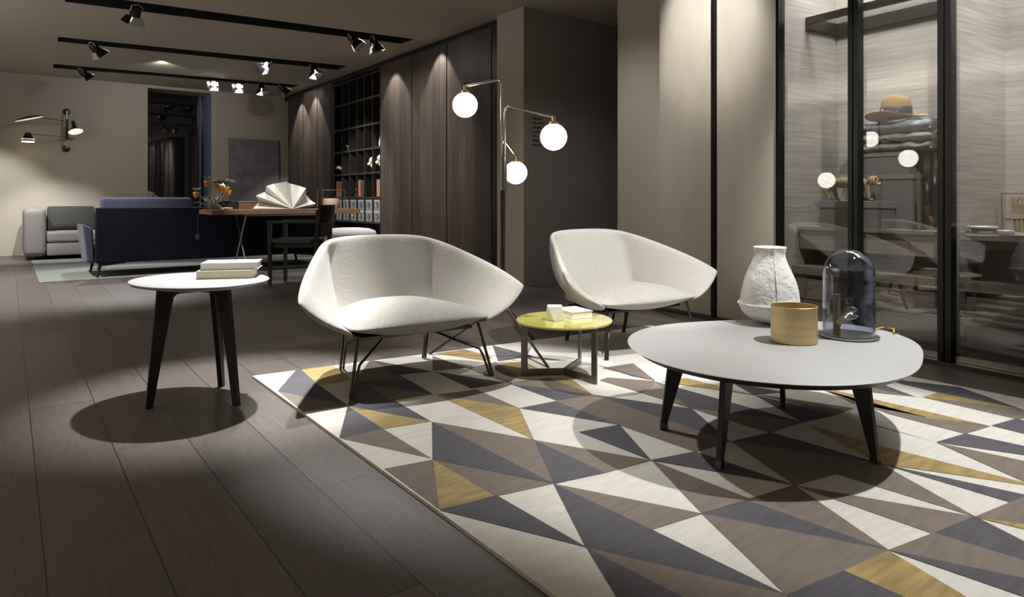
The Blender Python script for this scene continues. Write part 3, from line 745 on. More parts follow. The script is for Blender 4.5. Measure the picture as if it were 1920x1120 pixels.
s0, s1, s2 = dl_pt(1571, 608, Dd - 0.02), dl_pt(1584, 596, Dd - 0.03), dl_pt(1597, 587, Dd - 0.035)
MB().rod(s0, s1, 0.012, n=20).build('bulb_socket', M_brass, dl, True)
b = MB(); M_bulb = pane_mat('clear_bulb_glass', (0.93, 0.93, 0.92), 1.5, 6.0, 0.05); dirv = (s2 - s1).normalized(); b.rod(s1, s1.lerp(s2, 0.5), 0.010, 0.018, n=20); b.ball(s2, 0.027, seg=24)
b.build('bulb', M_bulb, dl, True)
MB().tube([s1, s1.lerp(s2, .5) + Vector((0, 0, .006)), s2, s2 + Vector((0.004, 0, -0.008))], 0.002, 6).build('filament', mat('warm_filament', (1, .8, .5), .4, emit=((1, .72, .35), 4.0)), dl, True)
# its orange flex, lying across the table top
M_flex = mat('orange_flex', (0.62, 0.32, 0.07), 0.6)
pts = [at_z(x, y, 0.357) for x, y in ((1640, 618), (1656, 614), (1676, 617), (1694, 625))]
e_ = at_z(1690, 626, 0.35) - CT; th_ = math.atan2(e_.y, e_.x); CTR = outline(CTC, th_)
pts = pts[:3] + [Vector((CT.x + r_ * math.cos(th_ + w_), CT.y + r_ * math.sin(th_ + w_), z_)) for r_, w_, z_ in ((CTR - .02, 0, .3545), (CTR + .004, 0, .352), (CTR + .006, 0, .345), (CTR - .02, .0, .318), (CTR - .10, .02, .312), (CTR - .2, .04, .312))]
b = MB().tube(pts, 0.0032, 8)
flex = b.build('flex', M_flex, dl, True); flex.location = -dl.location

# ------------------------------------------------------------------ small round table, white, three legs
ST = Vector((0.703, 3.312, 0.0)); STC = [0.3062, -0.0001, 0.0004, -0.0246, -0.0122]; SZ = 0.55
st = thing('side_table', 'round white side table on three tapered black legs standing on the bare floor', 'table', ST)
reshape(MB().lathe([(0, SZ - .026), (.78, SZ - .026), (.965, SZ - .014), (1, SZ - .006), (1, SZ - .002), (.993, SZ), (0, SZ)], n=96), STC).build('tabletop', M_white, st, True)
for px, py in ((280, 766), (443, 761), (415, 725)):
    f = at_z(px, py, 0) - ST; a = math.atan2(f.y, f.x); r = math.hypot(f.x, f.y); zt = SZ - .0265
    poly = [(r + .016, 0), (r - .012, 0), (r - .055, .25), (.118, zt - .075), (.112, zt - .045), (.10, zt - .034), (.085, zt - .03), (0.0, zt - .03), (0.0, zt), (.178, zt)]
    MB().prism(poly, 0.024, rz4(a)).build('leg', M_blackwood, st, bev=0.002)
M_cream = mat('cream_book_cloth', (0.60, 0.53, 0.39), 0.8); M_white2 = mat('white_book_cloth', (0.66, 0.65, 0.64), 0.7); M_page = mat('white_pages', (0.78, 0.76, 0.72), 0.9)
def lying_book(name, label, nl, nr, dep, z, th, mcov, mpage, spine='front'):
    """nl, nr: near-left and near-right corners (room points); dep: depth away from the viewer"""
    u = (nr - nl); u.z = 0; Lb = u.length; a = math.atan2(u.y, u.x)
    t = thing('book', label, 'book', (nl.x, nl.y, z), a, name)
    c = 0.003
    bb = MB(); bb.box(0, Lb, 0, dep, 0, c); bb.box(0, Lb, 0, dep, th - c, th)
    if spine == 'front': bb.box(0, Lb, 0, c, c, th - c)
    elif spine == 'left': bb.box(0, c, 0, dep, c, th - c)
    else: bb.box(0, Lb, dep - c, dep, c, th - c)
    bb.build('cover', mcov, t)
    e = 0.005
    MB().box(e if spine != 'left' else c, Lb - e, c if spine == 'front' else e, dep - (c if spine == 'back' else e), c, th - c).build('pages', mpage, t)
    return t
lying_book('books on the white side table', 'cream book at the bottom of the pair on the white side table', at_z(368, 524.5, SZ), at_z(474, 522, SZ), 0.17, SZ + .0005, .037, M_cream, M_page)
zz = SZ + .0378
a0, b0 = at_z(376, 508, zz), at_z(483, 505.5, zz)
lying_book('books on the white side table', 'white book on top of the cream book on the white side table', a0, b0, 0.17, zz, .034, M_white2, M_page)

# ------------------------------------------------------------------ small yellow table
YT = Vector((2.285, 2.60, 0.0145)); YZ = 0.30 - YT.z
M_yel = mat('yellow_lacquer_glass', (0.52, 0.475, 0.13), 0.08, 0, coat=0.8)
yt = thing('side_table', 'small low round yellow table on a dark metal three-armed frame, between the armchairs', 'table', YT)
MB().lathe([(0, YZ - .012), (.243, YZ - .012), (.246, YZ - .009), (.246, YZ - .002), (.244, YZ), (0, YZ)], n=96).build('tabletop', M_yel, yt, True)
M_gun = mat('gunmetal_bar', (0.19, 0.175, 0.15), 0.36, 0.85)
for px, py in ((977, 705), (1119, 721), (1089, 681)):
    f = at_z(px, py, 0.0145) - YT; a = math.atan2(f.y, f.x); r = math.hypot(f.x, f.y)
    bw = .034
    MB().prism([(0, 0), (r, 0), (r, YZ - .0122), (r - bw, YZ - .0122), (r - bw, bw), (0, bw)], 0.009, rz4(a)).build('leg', M_gun, yt, bev=0.001)
M_bkw = mat('pale_book_cover', (0.66, 0.63, 0.58), 0.6)
zb = 0.3005
lying_book('book on the yellow table', 'thick white book lying on the small yellow table', at_z(1073, 599.5, zb), at_z(1112.5, 595.5, zb), 0.17, zb, .036, M_bkw, M_page, 'back')
fb = at_z(1040, 600, zb)
M_fac = mat('white_marble', (0.70, 0.69, 0.66), 0.45, 0, None, (9, 0.06))
b = MB(); s = .040; ang = math.atan2(-fb.y, -fb.x)
P = [Vector((s * 1.25 * math.cos(ang + k * PI / 2), s * 1.25 * math.sin(ang + k * PI / 2), 0)) for k in range(4)] + [Vector((s * 1.3 * math.cos(ang + PI / 4 + k * PI / 2), s * 1.3 * math.sin(ang + PI / 4 + k * PI / 2), .072)) for k in range(4)]
b.hull(P)
fo = b.build('faceted_block', M_fac, None, bev=0.001, loc=(fb.x, fb.y, zb)); tag(fo, 'small white faceted stone block beside the book on the yellow table', 'ornament')

# ------------------------------------------------------------------ three-globe floor lamp
LP = Vector((2.31, 3.165, 0.0)); LPD = LP.x * SY + LP.y * CY
lamp = thing('floor_lamp', 'steel floor lamp with three glowing glass globes on bent arms behind the armchairs', 'lamp', LP)
def lp(px, py, D=None):
    return at_d(px, py, D or LPD) - LP
# the pole leans nowhere: use its own axis
M_opal = mat('lit_opal_glass', (1, 1, 1), 0.3, emit=((1.0, 0.95, 0.86), 9.0))
zc0, zc1 = lp(958, 357).z, lp(958, 295).z
MB().lathe([(0, zc0), (.022, zc0), (.022, zc1), (0, zc1)], n=32).build('collar', M_steel, lamp, True)
feet = [at_z(1001, 640, 0) - LP, at_z(1028, 694, 0.0) - LP, at_z(805, 669, 0.0) - LP]
offs = [Vector((.010 * math.cos(a), .010 * math.sin(a), 0)) for a in (math.atan2(f.y, f.x) for f in feet)]
for f, of in zip(feet, offs):
    f = Vector((f.x, f.y, 0.0135 if f.length < .9 else 0.0))
    bend = Vector((of.x, of.y, 0.30))
    pts = [Vector((of.x, of.y, zc0 + .01)), Vector((of.x, of.y, .60)), bend + Vector((0, 0, .05)), bend.lerp(f, .05), bend.lerp(f, .15), bend.lerp(f, .6), f]
    MB().tube(pts, 0.0075, 10).build('leg', M_bronze, lamp, True)
globes = [((872, 197), 3.98, .074), ((1038, 257), 3.72, .074), ((967, 324), 4.35, .074)]
tops = [148, 199, 262]
for (g, D, r), ty in zip(globes, tops):
    c = lp(g[0], g[1], D); hd = Vector((c.x, c.y, 0)).normalized()
    ztop = lp(955, ty).z
    o0 = hd * 0.011
    neck = Vector((c.x, c.y, c.z + r + .035))
    corner = Vector((o0.x, o0.y, ztop))
    pts = [Vector((o0.x, o0.y, zc1 - .02)), Vector((o0.x, o0.y, ztop - .09)), Vector((o0.x, o0.y, ztop - .05))]
    P0 = Vector((o0.x, o0.y, ztop - .05)); P1 = corner + Vector((0, 0, .012)); P2 = corner.lerp(neck, .16)
    for k in range(1, 7):
        tt = k / 6; pts.append(P0 * (1 - tt) ** 2 + P1 * 2 * tt * (1 - tt) + P2 * tt * tt)
    pts.append(neck + hd * 0.006)
    arm = MB().tube(pts, 0.0068, 10).build('arm', M_steel, lamp, True)
    MB().lathe([(0, r + .042), (.010, r + .042), (.010, r + .012), (.026, r + .010), (.026, r - .006), (0, r - .006)], c, 24).build('lamp_holder', M_brass, arm, True)
    MB().ball(c, r, seg=40).build('globe', M_opal, arm, True)
# ------------------------------------------------------------------ glazed wardrobe wall (its own straight run, local x goes into the wall, local y away from the viewer)
WO = Vector((4.19, 1.64, 0)); WA = R(-4.5)
WM = Matrix.Translation(WO) @ rz4(WA); WMI = WM.inverted()
EL = WMI @ EYEV
def wloc(px, py, xl):
    d = WMI.to_3x3() @ ray(px, py)
    return EL + d * ((xl - EL.x) / d.x)
def wy(px, xl=0.0): return wloc(px, 372, xl).y
def wthing(name, label, cat, xl=0, yl=0, z=0, group=None, rot=0.0):
    p = WM @ Vector((xl, yl, z)); return thing(name, label, cat, p, WA + rot, group)
WH = 2.90
yE, yC0, yC1, yL = wy(1241), wy(1340), wy(1348), wy(1463.5)
# pier at the end of the run and the wall above/behind it
yP = wy(1158)
yP = wy(1158, .40)
b = MB(); b.box(0.40, 2.6, yE + 0.003, yP, 0, CEIL, WM); struct(b.build('wall_pier', M_colwall))
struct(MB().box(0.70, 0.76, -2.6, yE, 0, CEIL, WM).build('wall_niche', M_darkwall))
# carcass
yPart = wy(1783); DEP = 0.62
wc = wthing('wardrobe_carcass', 'pale oak lined wardrobe interior behind the tall glass doors', 'wardrobe')
yS = wy(1467) - 0.004
MB().box(DEP, DEP + 0.02, -2.4, yE - 0.003, 0.05, WH).build('back_panel', M_ward, wc)
MB().box(0.02, DEP, yS, yS + 0.025, 0.05, WH).build('side_panel', M_ward, wc)
MB().box(0.02, DEP, yPart - 0.02, yPart + 0.006, 0.05, WH).build('partition', M_ward, wc)
MB().box(0.02, DEP, yPart - 1.06, yPart - 1.035, 0.05, WH).build('side_panel', M_ward, wc)
MB().box(0.02, DEP, -2.4, yE - 0.003, 0.0, 0.06).build('plinth', M_frame, wc)
MB().box(-0.02, DEP + 0.02, -2.4, yE - 0.003, WH, WH + 0.028).build('top_panel', M_frame, wc)
MB().box(-0.075, 0.02, -2.4, yE - 0.003, 0.0005, 0.022).build('floor_track', M_bronze, wc)
MB().box(-0.075, 0.02, -2.4, yE - 0.003, WH - 0.02, WH + 0.028).build('head_track', M_frame, wc)
# leather-clad sliding doors
def leather_door(y0, y1, xf, label):
    t = wthing('sliding_door', label, 'door', xf, y0, 0.024, 'leather-clad sliding doors')
    MB().box(0, 0.03, 0.0, y1 - y0, 0, WH - 0.06, bev=0.006).build('leather_panel', M_leather, t, True)
    return t
leather_door(yL + .003, yC1 - .003, -0.03, 'cream leather-clad sliding door next to the glass doors')
leather_door(yC0 + .003, yE - .001, -0.03, 'cream leather-clad sliding door at the far end beside the pier')
def post(y0, y1, label, x0=-0.055, x1=0.01):
    t = wthing('door_stile', label, 'door frame', 0, 0, 0, 'black door stiles')
    m = (y0 + y1) / 2
    MB().box(x0, x1, y0, m - 0.004, 0.024, WH - 0.025, bev=0.002).build('stile', M_frame, t)
    MB().box(x0 + 0.016, x1, m - 0.004, m + 0.004, 0.024, WH - 0.025).build('groove', M_black, t)
    MB().box(x0, x1, m + 0.004, y1, 0.024, WH - 0.025, bev=0.002).build('stile', M_frame, t)
b = MB(); b.box(-0.045, 0.0, yC0 - 0.001, yC1 + 0.001, 0.024, WH - 0.025, WM); tag(b.build('door_stile', M_frame, None, bev=0.001), 'thin black upright between the two cream leather doors', 'door frame', 'black door stiles')
post(wy(1469), yL, 'black upright between the cream leather doors and the glass doors')
pA0, pA1, pB0, pB1 = wy(1609, -0.05), wy(1590, -0.05), wy(1784, -0.05), wy(1758, -0.05)
post(pA0, pA1, 'black double upright between the two wardrobe glass doors')
post(pB0, pB1, 'wide black double upright at the right, beside the table')
def glass_door(y0, y1, label):
    t = wthing('glass_door', label, 'door', -0.012, y0, 0.024, 'tall glass wardrobe doors')
    MB().box(0.004, 0.010, 0.0, y1 - y0, 0.03, WH - 0.06).build('glass_pane', M_glass, t)
    MB().box(-0.010, 0.02, 0.0, y1 - y0, 0.0, 0.03).build('bottom_rail', M_steel, t)
    MB().box(-0.010, 0.02, 0.0, y1 - y0, WH - 0.09, WH - 0.06).build('top_rail', M_frame, t)
glass_door(pA1 + .003, wy(1468.5) - .004, 'narrow glass wardrobe door next to the cream leather doors')
glass_door(pB1 + .003, pA0 - .003, 'glass wardrobe door in front of the hat and folded jeans')
glass_door(-1.0, pB0 - .003, 'glass wardrobe door at the right edge, in front of the bundle of letters')
# high dark frame shelf with its light
zf = wloc(1570, 68, DEP).z
fr_ = wthing('frame_shelf', 'dark metal frame shelf high inside the wardrobe', 'shelf', 0, 0, 0)
y0_, y1_ = yPart + .008, yS - .002
xf_ = 0.25
b = MB(); b.box(xf_, DEP - .001, y1_ - .02, y1_, zf, zf + .085).box(xf_, DEP - .001, y0_, y0_ + .02, zf, zf + .085).box(DEP - .022, DEP - .001, y0_ + .021, y1_ - .021, zf, zf + .085).box(xf_, xf_ + .022, y0_ + .021, y1_ - .021, zf + .035, zf + .085)
b.build('frame', M_bronze, fr_)
MB().box(xf_ + .023, DEP - .023, y0_ + .021, y1_ - .021, zf + .06, zf + .066).build('glass_shelf', M_clear, fr_)
# low bench with drawers and a desk-height shelf above it, in both bays
def bench(ya_, yb_, label, z=0.455, x0=0.10):
    t = wthing('drawer_bench', label, 'drawers', 0, 0, 0, 'low drawer benches in the wardrobe')
    MB().box(x0, DEP - .002, ya_, yb_, z - .055, z).build('top', M_ward2, t)
    MB().box(x0 + .03, DEP - .002, ya_ + .005, yb_ - .005, 0.062, z - .0555).build('body', M_ward2, t)
    m = (ya_ + yb_) / 2
    for za, zb_ in ((0.075, .225), (.235, z - .085)):
        MB().box(x0 + .008, x0 + .03, ya_ + .008, yb_ - .008, za, zb_, bev=.002).build('drawer', M_ward2, t)
    MB().box(x0 + .02, x0 + .03, ya_ + .006, yb_ - .006, z - .083, z - .056).build('finger_groove', M_black, t)
bench(yPart + .008, yS - .003, 'low oak drawer bench behind the glass, under the boxes and folded jeans')
bench(yPart - 1.03, yPart - .022, 'low oak drawer bench behind the right-hand glass door')
zS = wloc(1740, 434, 0.15).z
ds = wthing('wardrobe_shelf', 'desk-height oak shelf with shallow drawers, carrying the grey boxes', 'shelf', 0, 0, 0)
MB().box(0.15, DEP - .002, y0_, y1_, zS - .022, zS).build('top', M_ward2, ds)
ym = (y0_ + y1_) / 2
MB().box(0.19, DEP - .002, y0_, y1_, zS - .16, zS - .0225).build('body', M_ward2, ds)
for a_, c_ in ((y0_ + .006, y0_ + .30), (y0_ + .31, ym + .08), (ym + .09, y1_ - .006)):
    MB().box(0.178, 0.19, a_, c_, zS - .155, zS - .03, bev=.0015).build('drawer', M_ward2, ds)
ds2 = wthing('wardrobe_shelf', 'desk-height oak shelf in the right bay, carrying the white dishes', 'shelf', 0, 0, 0)
MB().box(0.06, DEP - .002, yPart - 1.03, yPart - .022, zS - .035, zS).build('top', M_ward2, ds2)
MB().box(0.36, 0.38, yPart - 1.03, yPart - .022, 0.4555, zS - .036).build('void_shade_panel', M_shelf, ds2)  # dark sheet added for the shade of the open void below the shelf
# grey lidded boxes
M_gbox = mat('grey_lined_box', (0.145, 0.14, 0.138), 0.8); M_glid = mat('grey_box_lid', (0.19, 0.185, 0.18), 0.75)
def lidbox(pl, pr, xfr, xbk, z0, z1, lidh, label):
    y1b, y0b = wy(pl, xfr), wy(pr, xfr)
    t = wthing('lidded_box', label, 'box', xfr, y0b, z0, 'grey lidded boxes in the wardrobe')
    Lb = y1b - y0b
    MB().box(0.008, xbk - xfr - .008, 0.008, Lb - .008, 0, z1 - z0 - lidh * .5).build('body', M_gbox, t)
    MB().box(0, xbk - xfr, 0, Lb, z1 - z0 - lidh, z1 - z0, bev=.002).build('lid', M_glid, t)
xb = 0.17
z1b = wloc(1600, 377, xb).z
lidbox(1534, 1655, xb, .335, zS + .0005, z1b, .045, 'low grey lidded box on the wardrobe shelf, carrying the striped animal')
xb2 = .345
za2 = wloc(1650, 328, xb2).z; zb2 = wloc(1650, 285, xb2).z
lidbox(1590, 1712, xb2, .60, zS + .0005, za2, .03, 'large dark grey lidded box behind the striped animal')
lidbox(1602, 1706, xb2 + .01, .60, za2 + .0008, zb2, .03, 'grey lidded box directly under the folded jeans')
# folded jeans
M_denim = mat('washed_blue_denim', (0.20, 0.225, 0.26), 0.95, 0, (120, 0.5), (9, 0.35)); M_denim2 = mat('washed_grey_denim', (0.26, 0.25, 0.225), 0.95, 0, (90, 0.6), (12, 0.4))
def folded(z, th, pl, pr, m, label, seed):
    rr = random.Random(seed); xfr = xb2 - .02
    ya_, yb_ = wy(pr, xfr) , wy(pl, xfr)
    t = wthing('folded_jeans', label, 'clothing', xfr, ya_, z, 'folded jeans in the wardrobe')
    nx, ny = 6, 16; b = MB(); g = {}
    W_, L_ = .26, yb_ - ya_
    for i in range(nx + 1):
        for j in range(ny + 1):
            u, v = i / nx, j / ny
            e = min(1, (min(u, 1 - u) * nx * .9 + .35), (min(v, 1 - v) * ny * .5 + .45))
            wv = .006 * math.sin(v * 19 + seed) + rr.uniform(-.004, .004) + .008 * (v < .35) * math.sin(u * 40 + v * 30)
            g[i, j, 1] = b.bm.verts.new((u * W_, v * L_, th * (.5 + .5 * e) + wv)); g[i, j, 0] = b.bm.verts.new((u * W_, v * L_, th * (.5 - .5 * e)))
    for i in range(nx):
        for j in range(ny):
            b.bm.faces.new((g[i, j, 1], g[i + 1, j, 1], g[i + 1, j + 1, 1], g[i, j + 1, 1])); b.bm.faces.new((g[i, j, 0], g[i, j + 1, 0], g[i + 1, j + 1, 0], g[i + 1, j, 0]))
    for i in range(nx):
        for j in (0, ny): b.bm.faces.new((g[i, j, 0], g[i + 1, j, 0], g[i + 1, j, 1], g[i, j, 1]))
    for j in range(ny):
        for i in (0, nx): b.bm.faces.new((g[i, j, 0], g[i, j + 1, 0], g[i, j + 1, 1], g[i, j, 1]))
    b.build('fold', m, t, True, sub=2, angle=180)
    # rolled layers seen on the near end
    for k in range(3):
        yy = -0.004 - .006 * k
        MB().tube([(0.012 + .05 * q + .004 * rr.random(), yy, th * (.2 + .3 * k) + .004 * rr.random()) for q in range(4)], .010, 8).build('hem', m, t, True)
zj = zb2 + .001
folded(zj, .05, 1594, 1742, M_denim2, 'lowest of the three folded jeans under the hat, grey', 2)
folded(zj + .061, .05, 1598, 1746, M_denim2, 'middle one of the three folded jeans under the hat, grey', 5)
folded(zj + .122, .075, 1590, 1740, M_denim, 'topmost of the folded jeans, blue denim, the hat resting on it', 9)
# felt hat
xh = xb2 + .083; zh = zj + .212
hp = wloc(1680, 245, xh)
hat = wthing('felt_hat', 'camel felt hat with a wide navy band on the folded jeans', 'hat', xh, hp.y, zh)
M_felt = mat('camel_felt', (0.30, 0.185, 0.085), 0.95, 0, (200, 0.2)); M_band = mat('navy_ribbon', (0.010, 0.012, 0.020), 0.6)
k = .0040
b = MB()
pr_ = [(.07, .016), (.1, .012), (.12, .008), (.165, .012), (.182, .022), (.182, .025), (.165, .016), (.12, .013), (.098, .018), (.092, .026), (.091, .07), (.087, .115), (.076, .142), (.05, .152), (.02, .148), (0, .143)]
b.lathe(pr_, n=56)
for v in b.bm.verts:
    r = math.hypot(v.co.x, v.co.y)
    if r > .09:
        a = math.atan2(v.co.y, v.co.x); v.co.z += .018 * (r - .09) / .09 * math.cos(2 * a + .6)
    elif v.co.z > .135: v.co.z += .008 * math.cos(math.atan2(v.co.y, v.co.x) * 2) * r / .07
b.build('felt_body', M_felt, hat, True, sub=1, angle=180)
MB().lathe([(.0925, .022), (.0945, .024), (.0935, .075), (.0915, .077)], n=56).build('band', M_band, hat, True, angle=180)
M_pearl = mat('amber_bead', (0.55, 0.30, 0.16), 0.2)
b = MB(); pa = [Vector((.096 * math.cos(a), .096 * math.sin(a), z)) for a, z in ((PI - .45, .057), (PI + .05, .047), (PI + .6, .036))]
b.tube(pa, .0016, 6).build('pin', M_brass, hat, True)
MB().ball(pa[0], .0085, seg=14).build('pin_bead', M_pearl, hat, True)
# striped carved animal standing on the low box
M_tig = bpy.data.materials.new('striped_carved_wood'); M_tig.use_nodes = True
_nt = M_tig.node_tree; _w = _nt.nodes.new('ShaderNodeTexWave'); _w.inputs['Scale'].default_value = 22; _w.inputs['Distortion'].default_value = 4; _w.bands_direction = 'Y'
_tc = _nt.nodes.new('ShaderNodeTexCoord'); _nt.links.new(_tc.outputs['Object'], _w.inputs['Vector'])
_r = _nt.nodes.new('ShaderNodeValToRGB'); _r.color_ramp.elements[0].position = .12; _r.color_ramp.elements[1].position = .4
_r.color_ramp.elements[0].color = (.10, .065, .035, 1); _r.color_ramp.elements[1].color = (.40, .27, .14, 1)
_nt.links.new(_w.outputs[0], _r.inputs[0]); _nt.links.new(_r.outputs[0], _nt.nodes['Principled BSDF'].inputs['Base Color']); _nt.nodes['Principled BSDF'].inputs['Roughness'].default_value = .6
xa = xb + .075
ap = wloc(1600, 377, xa); zA = z1b + .0008
an = wthing('carved_animal', 'striped tan carved wooden animal prowling along the lid of the low grey box', 'ornament', xa, ap.y, zA)
def al(px, py, dx=0.0):
    q = wloc(px, py, xa + dx); return Vector((dx, q.y - ap.y, max(q.z - zA, 0.0)))
b = MB(); sp = [al(1553, 343), al(1570, 344), al(1590, 343), al(1612, 344), al(1628, 342)]
b.tube(sp, .03, 16, [.022, .036, .034, .036, .026])
b.build('torso', M_tig, an, True, sub=1, angle=180)
b = MB(); b.ball(al(1637, 339), .034, .8, 1.15, .9, 20); b.ball(al(1646, 345), .018, .9, 1.3, .7, 14); b.ball(al(1643, 333, .018), .009, seg=10); b.ball(al(1643, 333, -.018), .009, seg=10); b.ball(al(1644, 350), .012, .9, 1.3, .45, 10)
b.build('head', M_tig, an, True)
for (hx, hy), (kx, ky), (fx, fy), dx in (((1557, 348), (1549, 362), (1562, 374), -.022), ((1560, 348), (1566, 362), (1572, 374), .022), ((1624, 348), (1627, 362), (1634, 374), -.022), ((1618, 348), (1614, 362), (1612, 374), .022)):
    b = MB(); b.tube([al(hx, hy, dx), al(kx, ky, dx), al((kx + fx) / 2, (ky + fy) / 2 + 3, dx), al(fx - 4, fy, dx) + Vector((0, 0, .006))], .012, 10, [.019, .013, .010, .010])
    p = al(fx, fy, dx); b.ball((p.x, p.y, .008), .009, 1, 1.7, .85, 12); b.build('leg', M_tig, an, True)
b = MB(); b.tube([al(1551, 340), al(1545, 334), al(1540, 340)], .007, 8, [.010, .008, .006]); b.build('tail', M_tig, an, True)
# black cases and a table lamp to the right
xc_ = .42
yc0, yc1 = wy(1758, xc_) - .03, wy(1716, xb2) - .004
cs = wthing('garment_case', 'tall glossy black case standing at the right of the jeans', 'case', xc_, max(yc0, yPart + .01), zS + .0006)
Lc = yc1 - max(yc0, yPart + .01)
zt_ = wloc(1730, 285, xc_).z - zS
M_gloss = mat('gloss_black', (0.006, 0.006, 0.006), 0.12, coat=.5)
MB().box(0, .15, 0, Lc, 0, zt_, bev=.008).build('body', M_gloss, cs, True)
MB().rod((.075, Lc * .3, zt_ + .0), (.075, Lc * .7, zt_ + .0), .012).build('handle', M_chrome, cs, True)
xl_ = .24
lp_ = wloc(1723, 432, xl_)
tl = wthing('table_stand', 'slim chrome stand with a round foot in front of the black case', 'stand', xl_, lp_.y, zS + .0006)
MB().lathe([(0, 0), (.05, 0), (.05, .006), (.012, .012), (0, .012)], n=28).build('foot', M_chrome, tl, True)
MB().rod((0, 0, .01), (0, 0, wloc(1723, 322, xl_).z - zS), .006).build('rod', M_chrome, tl, True)
bp_ = wloc(1748, 405, xl_ + .10)
bl = wthing('bulb_lamp', 'small lamp with a clear bulb on a gold holder beside the chrome stand', 'lamp', xl_ + .10, bp_.y, zS + .0006)
b = MB(); b.lathe([(0, 0), (.03, 0), (.03, .01), (.008, .014), (0, .014)], n=20); b.rod((0, 0, .01), (0, -.0, .06), .006); b.rod((0, 0, .055), (0, .012, .085), .012); b.build('holder', M_brass, bl, True)
MB().rod((0, .012, .085), (0, .02, .11), .011, .016).ball((0, .026, .128), .026, seg=16).build('bulb', M_clear, bl, True)
# dishes and a clip-frame of old letters in the right bay
dpy = min(wloc(1828, 441, .13).y, yPart - .105)
for kk, (rr_, zz_, hh_, yo, lab) in enumerate(((.058, .0008, .026, 0, 'white dish at the bottom of the small stack on the right-bay shelf'), (.072, .0275, .014, .006, 'wide flat white dish on top of the small stack on the right-bay shelf'), (.04, .0008, .022, -.105, 'smallest white dish, standing alone beside the stack'))):
    o = MB().lathe([(0, 0), (rr_ * .9, 0), (rr_, .004), (rr_, hh_ - .003), (rr_ - .004, hh_), (rr_ - .008, hh_ - .004), (0, hh_ - .006)], n=36).build('dish', M_white, None, True)
    o.location = WM @ Vector((.135, dpy + yo, zS + zz_)); tag(o, lab, 'dish', 'white dishes on the right-bay shelf')
x0l = .53
yl1 = wy(1884, x0l); yl0 = wy(1960, x0l); zl1 = wloc(1900, 362, x0l).z; zl0 = zS + .0008
lf = wthing('letter_rack', 'brass rack holding bundles of old brown handwritten letters at the right edge', 'rack', x0l, yl0, zl0)
M_kraft = mat('aged_brown_paper', (0.30, 0.235, 0.155), 0.9, 0, (30, .3), (12, .2)); M_ink = mat('brown_ink', (.05, .035, .025), .8)
Hl = zl1 - zl0; Wl = yl1 - yl0
b = MB(); b.box(-.05, .05, 0, Wl, 0, .008).box(-.05, -.044, 0, Wl, Hl - .006, Hl).box(-.05, -.044, Wl - .006, Wl, .008, Hl - .006).box(-.05, -.044, 0, .006, .008, Hl - .006); b.build('rack_frame', M_brass, lf)
for j in range(2):
    yb0 = Wl - .04 - (j + 1) * .088
    MM = Matrix.Translation((-.03, yb0, .009)) @ Matrix.Rotation(-.06, 4, 'X')
    b = MB()
    for q in range(7): b.box(.002 + .006 * (q % 2), .045, q * .0115, q * .0115 + .009, 0, Hl - .035 - .006 * (q % 3), MM)
    bd = b.build('letter_bundle', M_kraft, lf)
    MB().box(-.003, .001, .004, .078, .05 + .02 * j * -1 + .02, .16, MM).build('paper_label', M_kraft, bd)
    b = MB(); rr = random.Random(j)
    for ln in range(6 + 2 * j):
        y = .012
        while y < .066:
            s_ = rr.uniform(.004, .012); b.box(-.0036, -.0031, y, y + s_, .15 - ln * .011, .1515 - ln * .011 + rr.uniform(.0, .002), MM); y += s_ + rr.uniform(.002, .006)
    b.build('handwriting', M_ink, bd)
# ------------------------------------------------------------------ desk group
DY = 8.2
xl0 = at_y(398, 394, DY).x; xr0 = at_y(676, 394, DY).x; zD = 0.783
dk = thing('desk', 'long walnut desk with slim brass X-legs in front of the blue sofa', 'desk', (xl0, DY, 0))
DL = xr0 - xl0; DD = 0.66
M_legb = mat('pale_bronze_rod', (0.50, 0.43, 0.33), 0.3, 1.0)
MB().box(0, DL, 0, DD, zD - .055, zD, bev=.002).build('desktop', M_walnut, dk)
for xx in (.40, DL - .32):
    for ya_, yb_ in ((.06, DD - .04), (DD - .06, .04)):
        MB().tube([(xx + (0.012 if ya_ > .3 else -0.012), ya_, zD - .0555), (xx + (0.012 if ya_ > .3 else -0.012), yb_, 0)], .012, 8).build('leg', M_legb, dk, True)
    MB().rod((xx, .02, zD - .066), (xx, DD - .02, zD - .066), .009).build('cross_rail', M_legb, dk, True)
MB().rod((.40, .06, zD - .066), (DL - .32, .06, zD - .066), .009).build('long_rail', M_legb, dk, True)

# folded paper lamp
PC = at_y(540, 391, DY + .30); pcx = PC.x
def fp(px, py, y=DY + .30):
    return at_y(px, py, y) - Vector((pcx, DY + .30, zD))
pl_ = thing('paper_lamp', 'large pleated white folded-paper lamp fanned out on the desk', 'lamp', (pcx, DY + .30, zD + .001))
outl = [(474, 391.5), (486, 379), (479.5, 367.5), (497, 360), (499, 349), (513, 345), (536, 341), (546, 345), (550, 346), (562, 349), (574, 353), (574, 366), (583, 376), (592, 382), (584, 389)]
fr_d = [-.05, .10, -.10, .10, -.02, .08, -.16, .06, .02, .06, -.14, .08, .10, -.06, .05]
b = MB()
Fv = [b.bm.verts.new((lambda q: (q.x, d, max(q.z, .001)))(fp(x, y, DY + .30 + d))) for (x, y), d in zip(outl, fr_d)]
cen = b.bm.verts.new((0.0, -.17, .004)); cenb = b.bm.verts.new((0, .20, .004))
for a, c in zip(Fv, Fv[1:]):
    b.bm.faces.new((cen, a, c)); b.bm.faces.new((cenb, c, a))
b.bm.faces.new((cen, Fv[-1], cenb)); b.bm.faces.new((cen, cenb, Fv[0]))
b.build('paper_shade', M_paper, pl_)

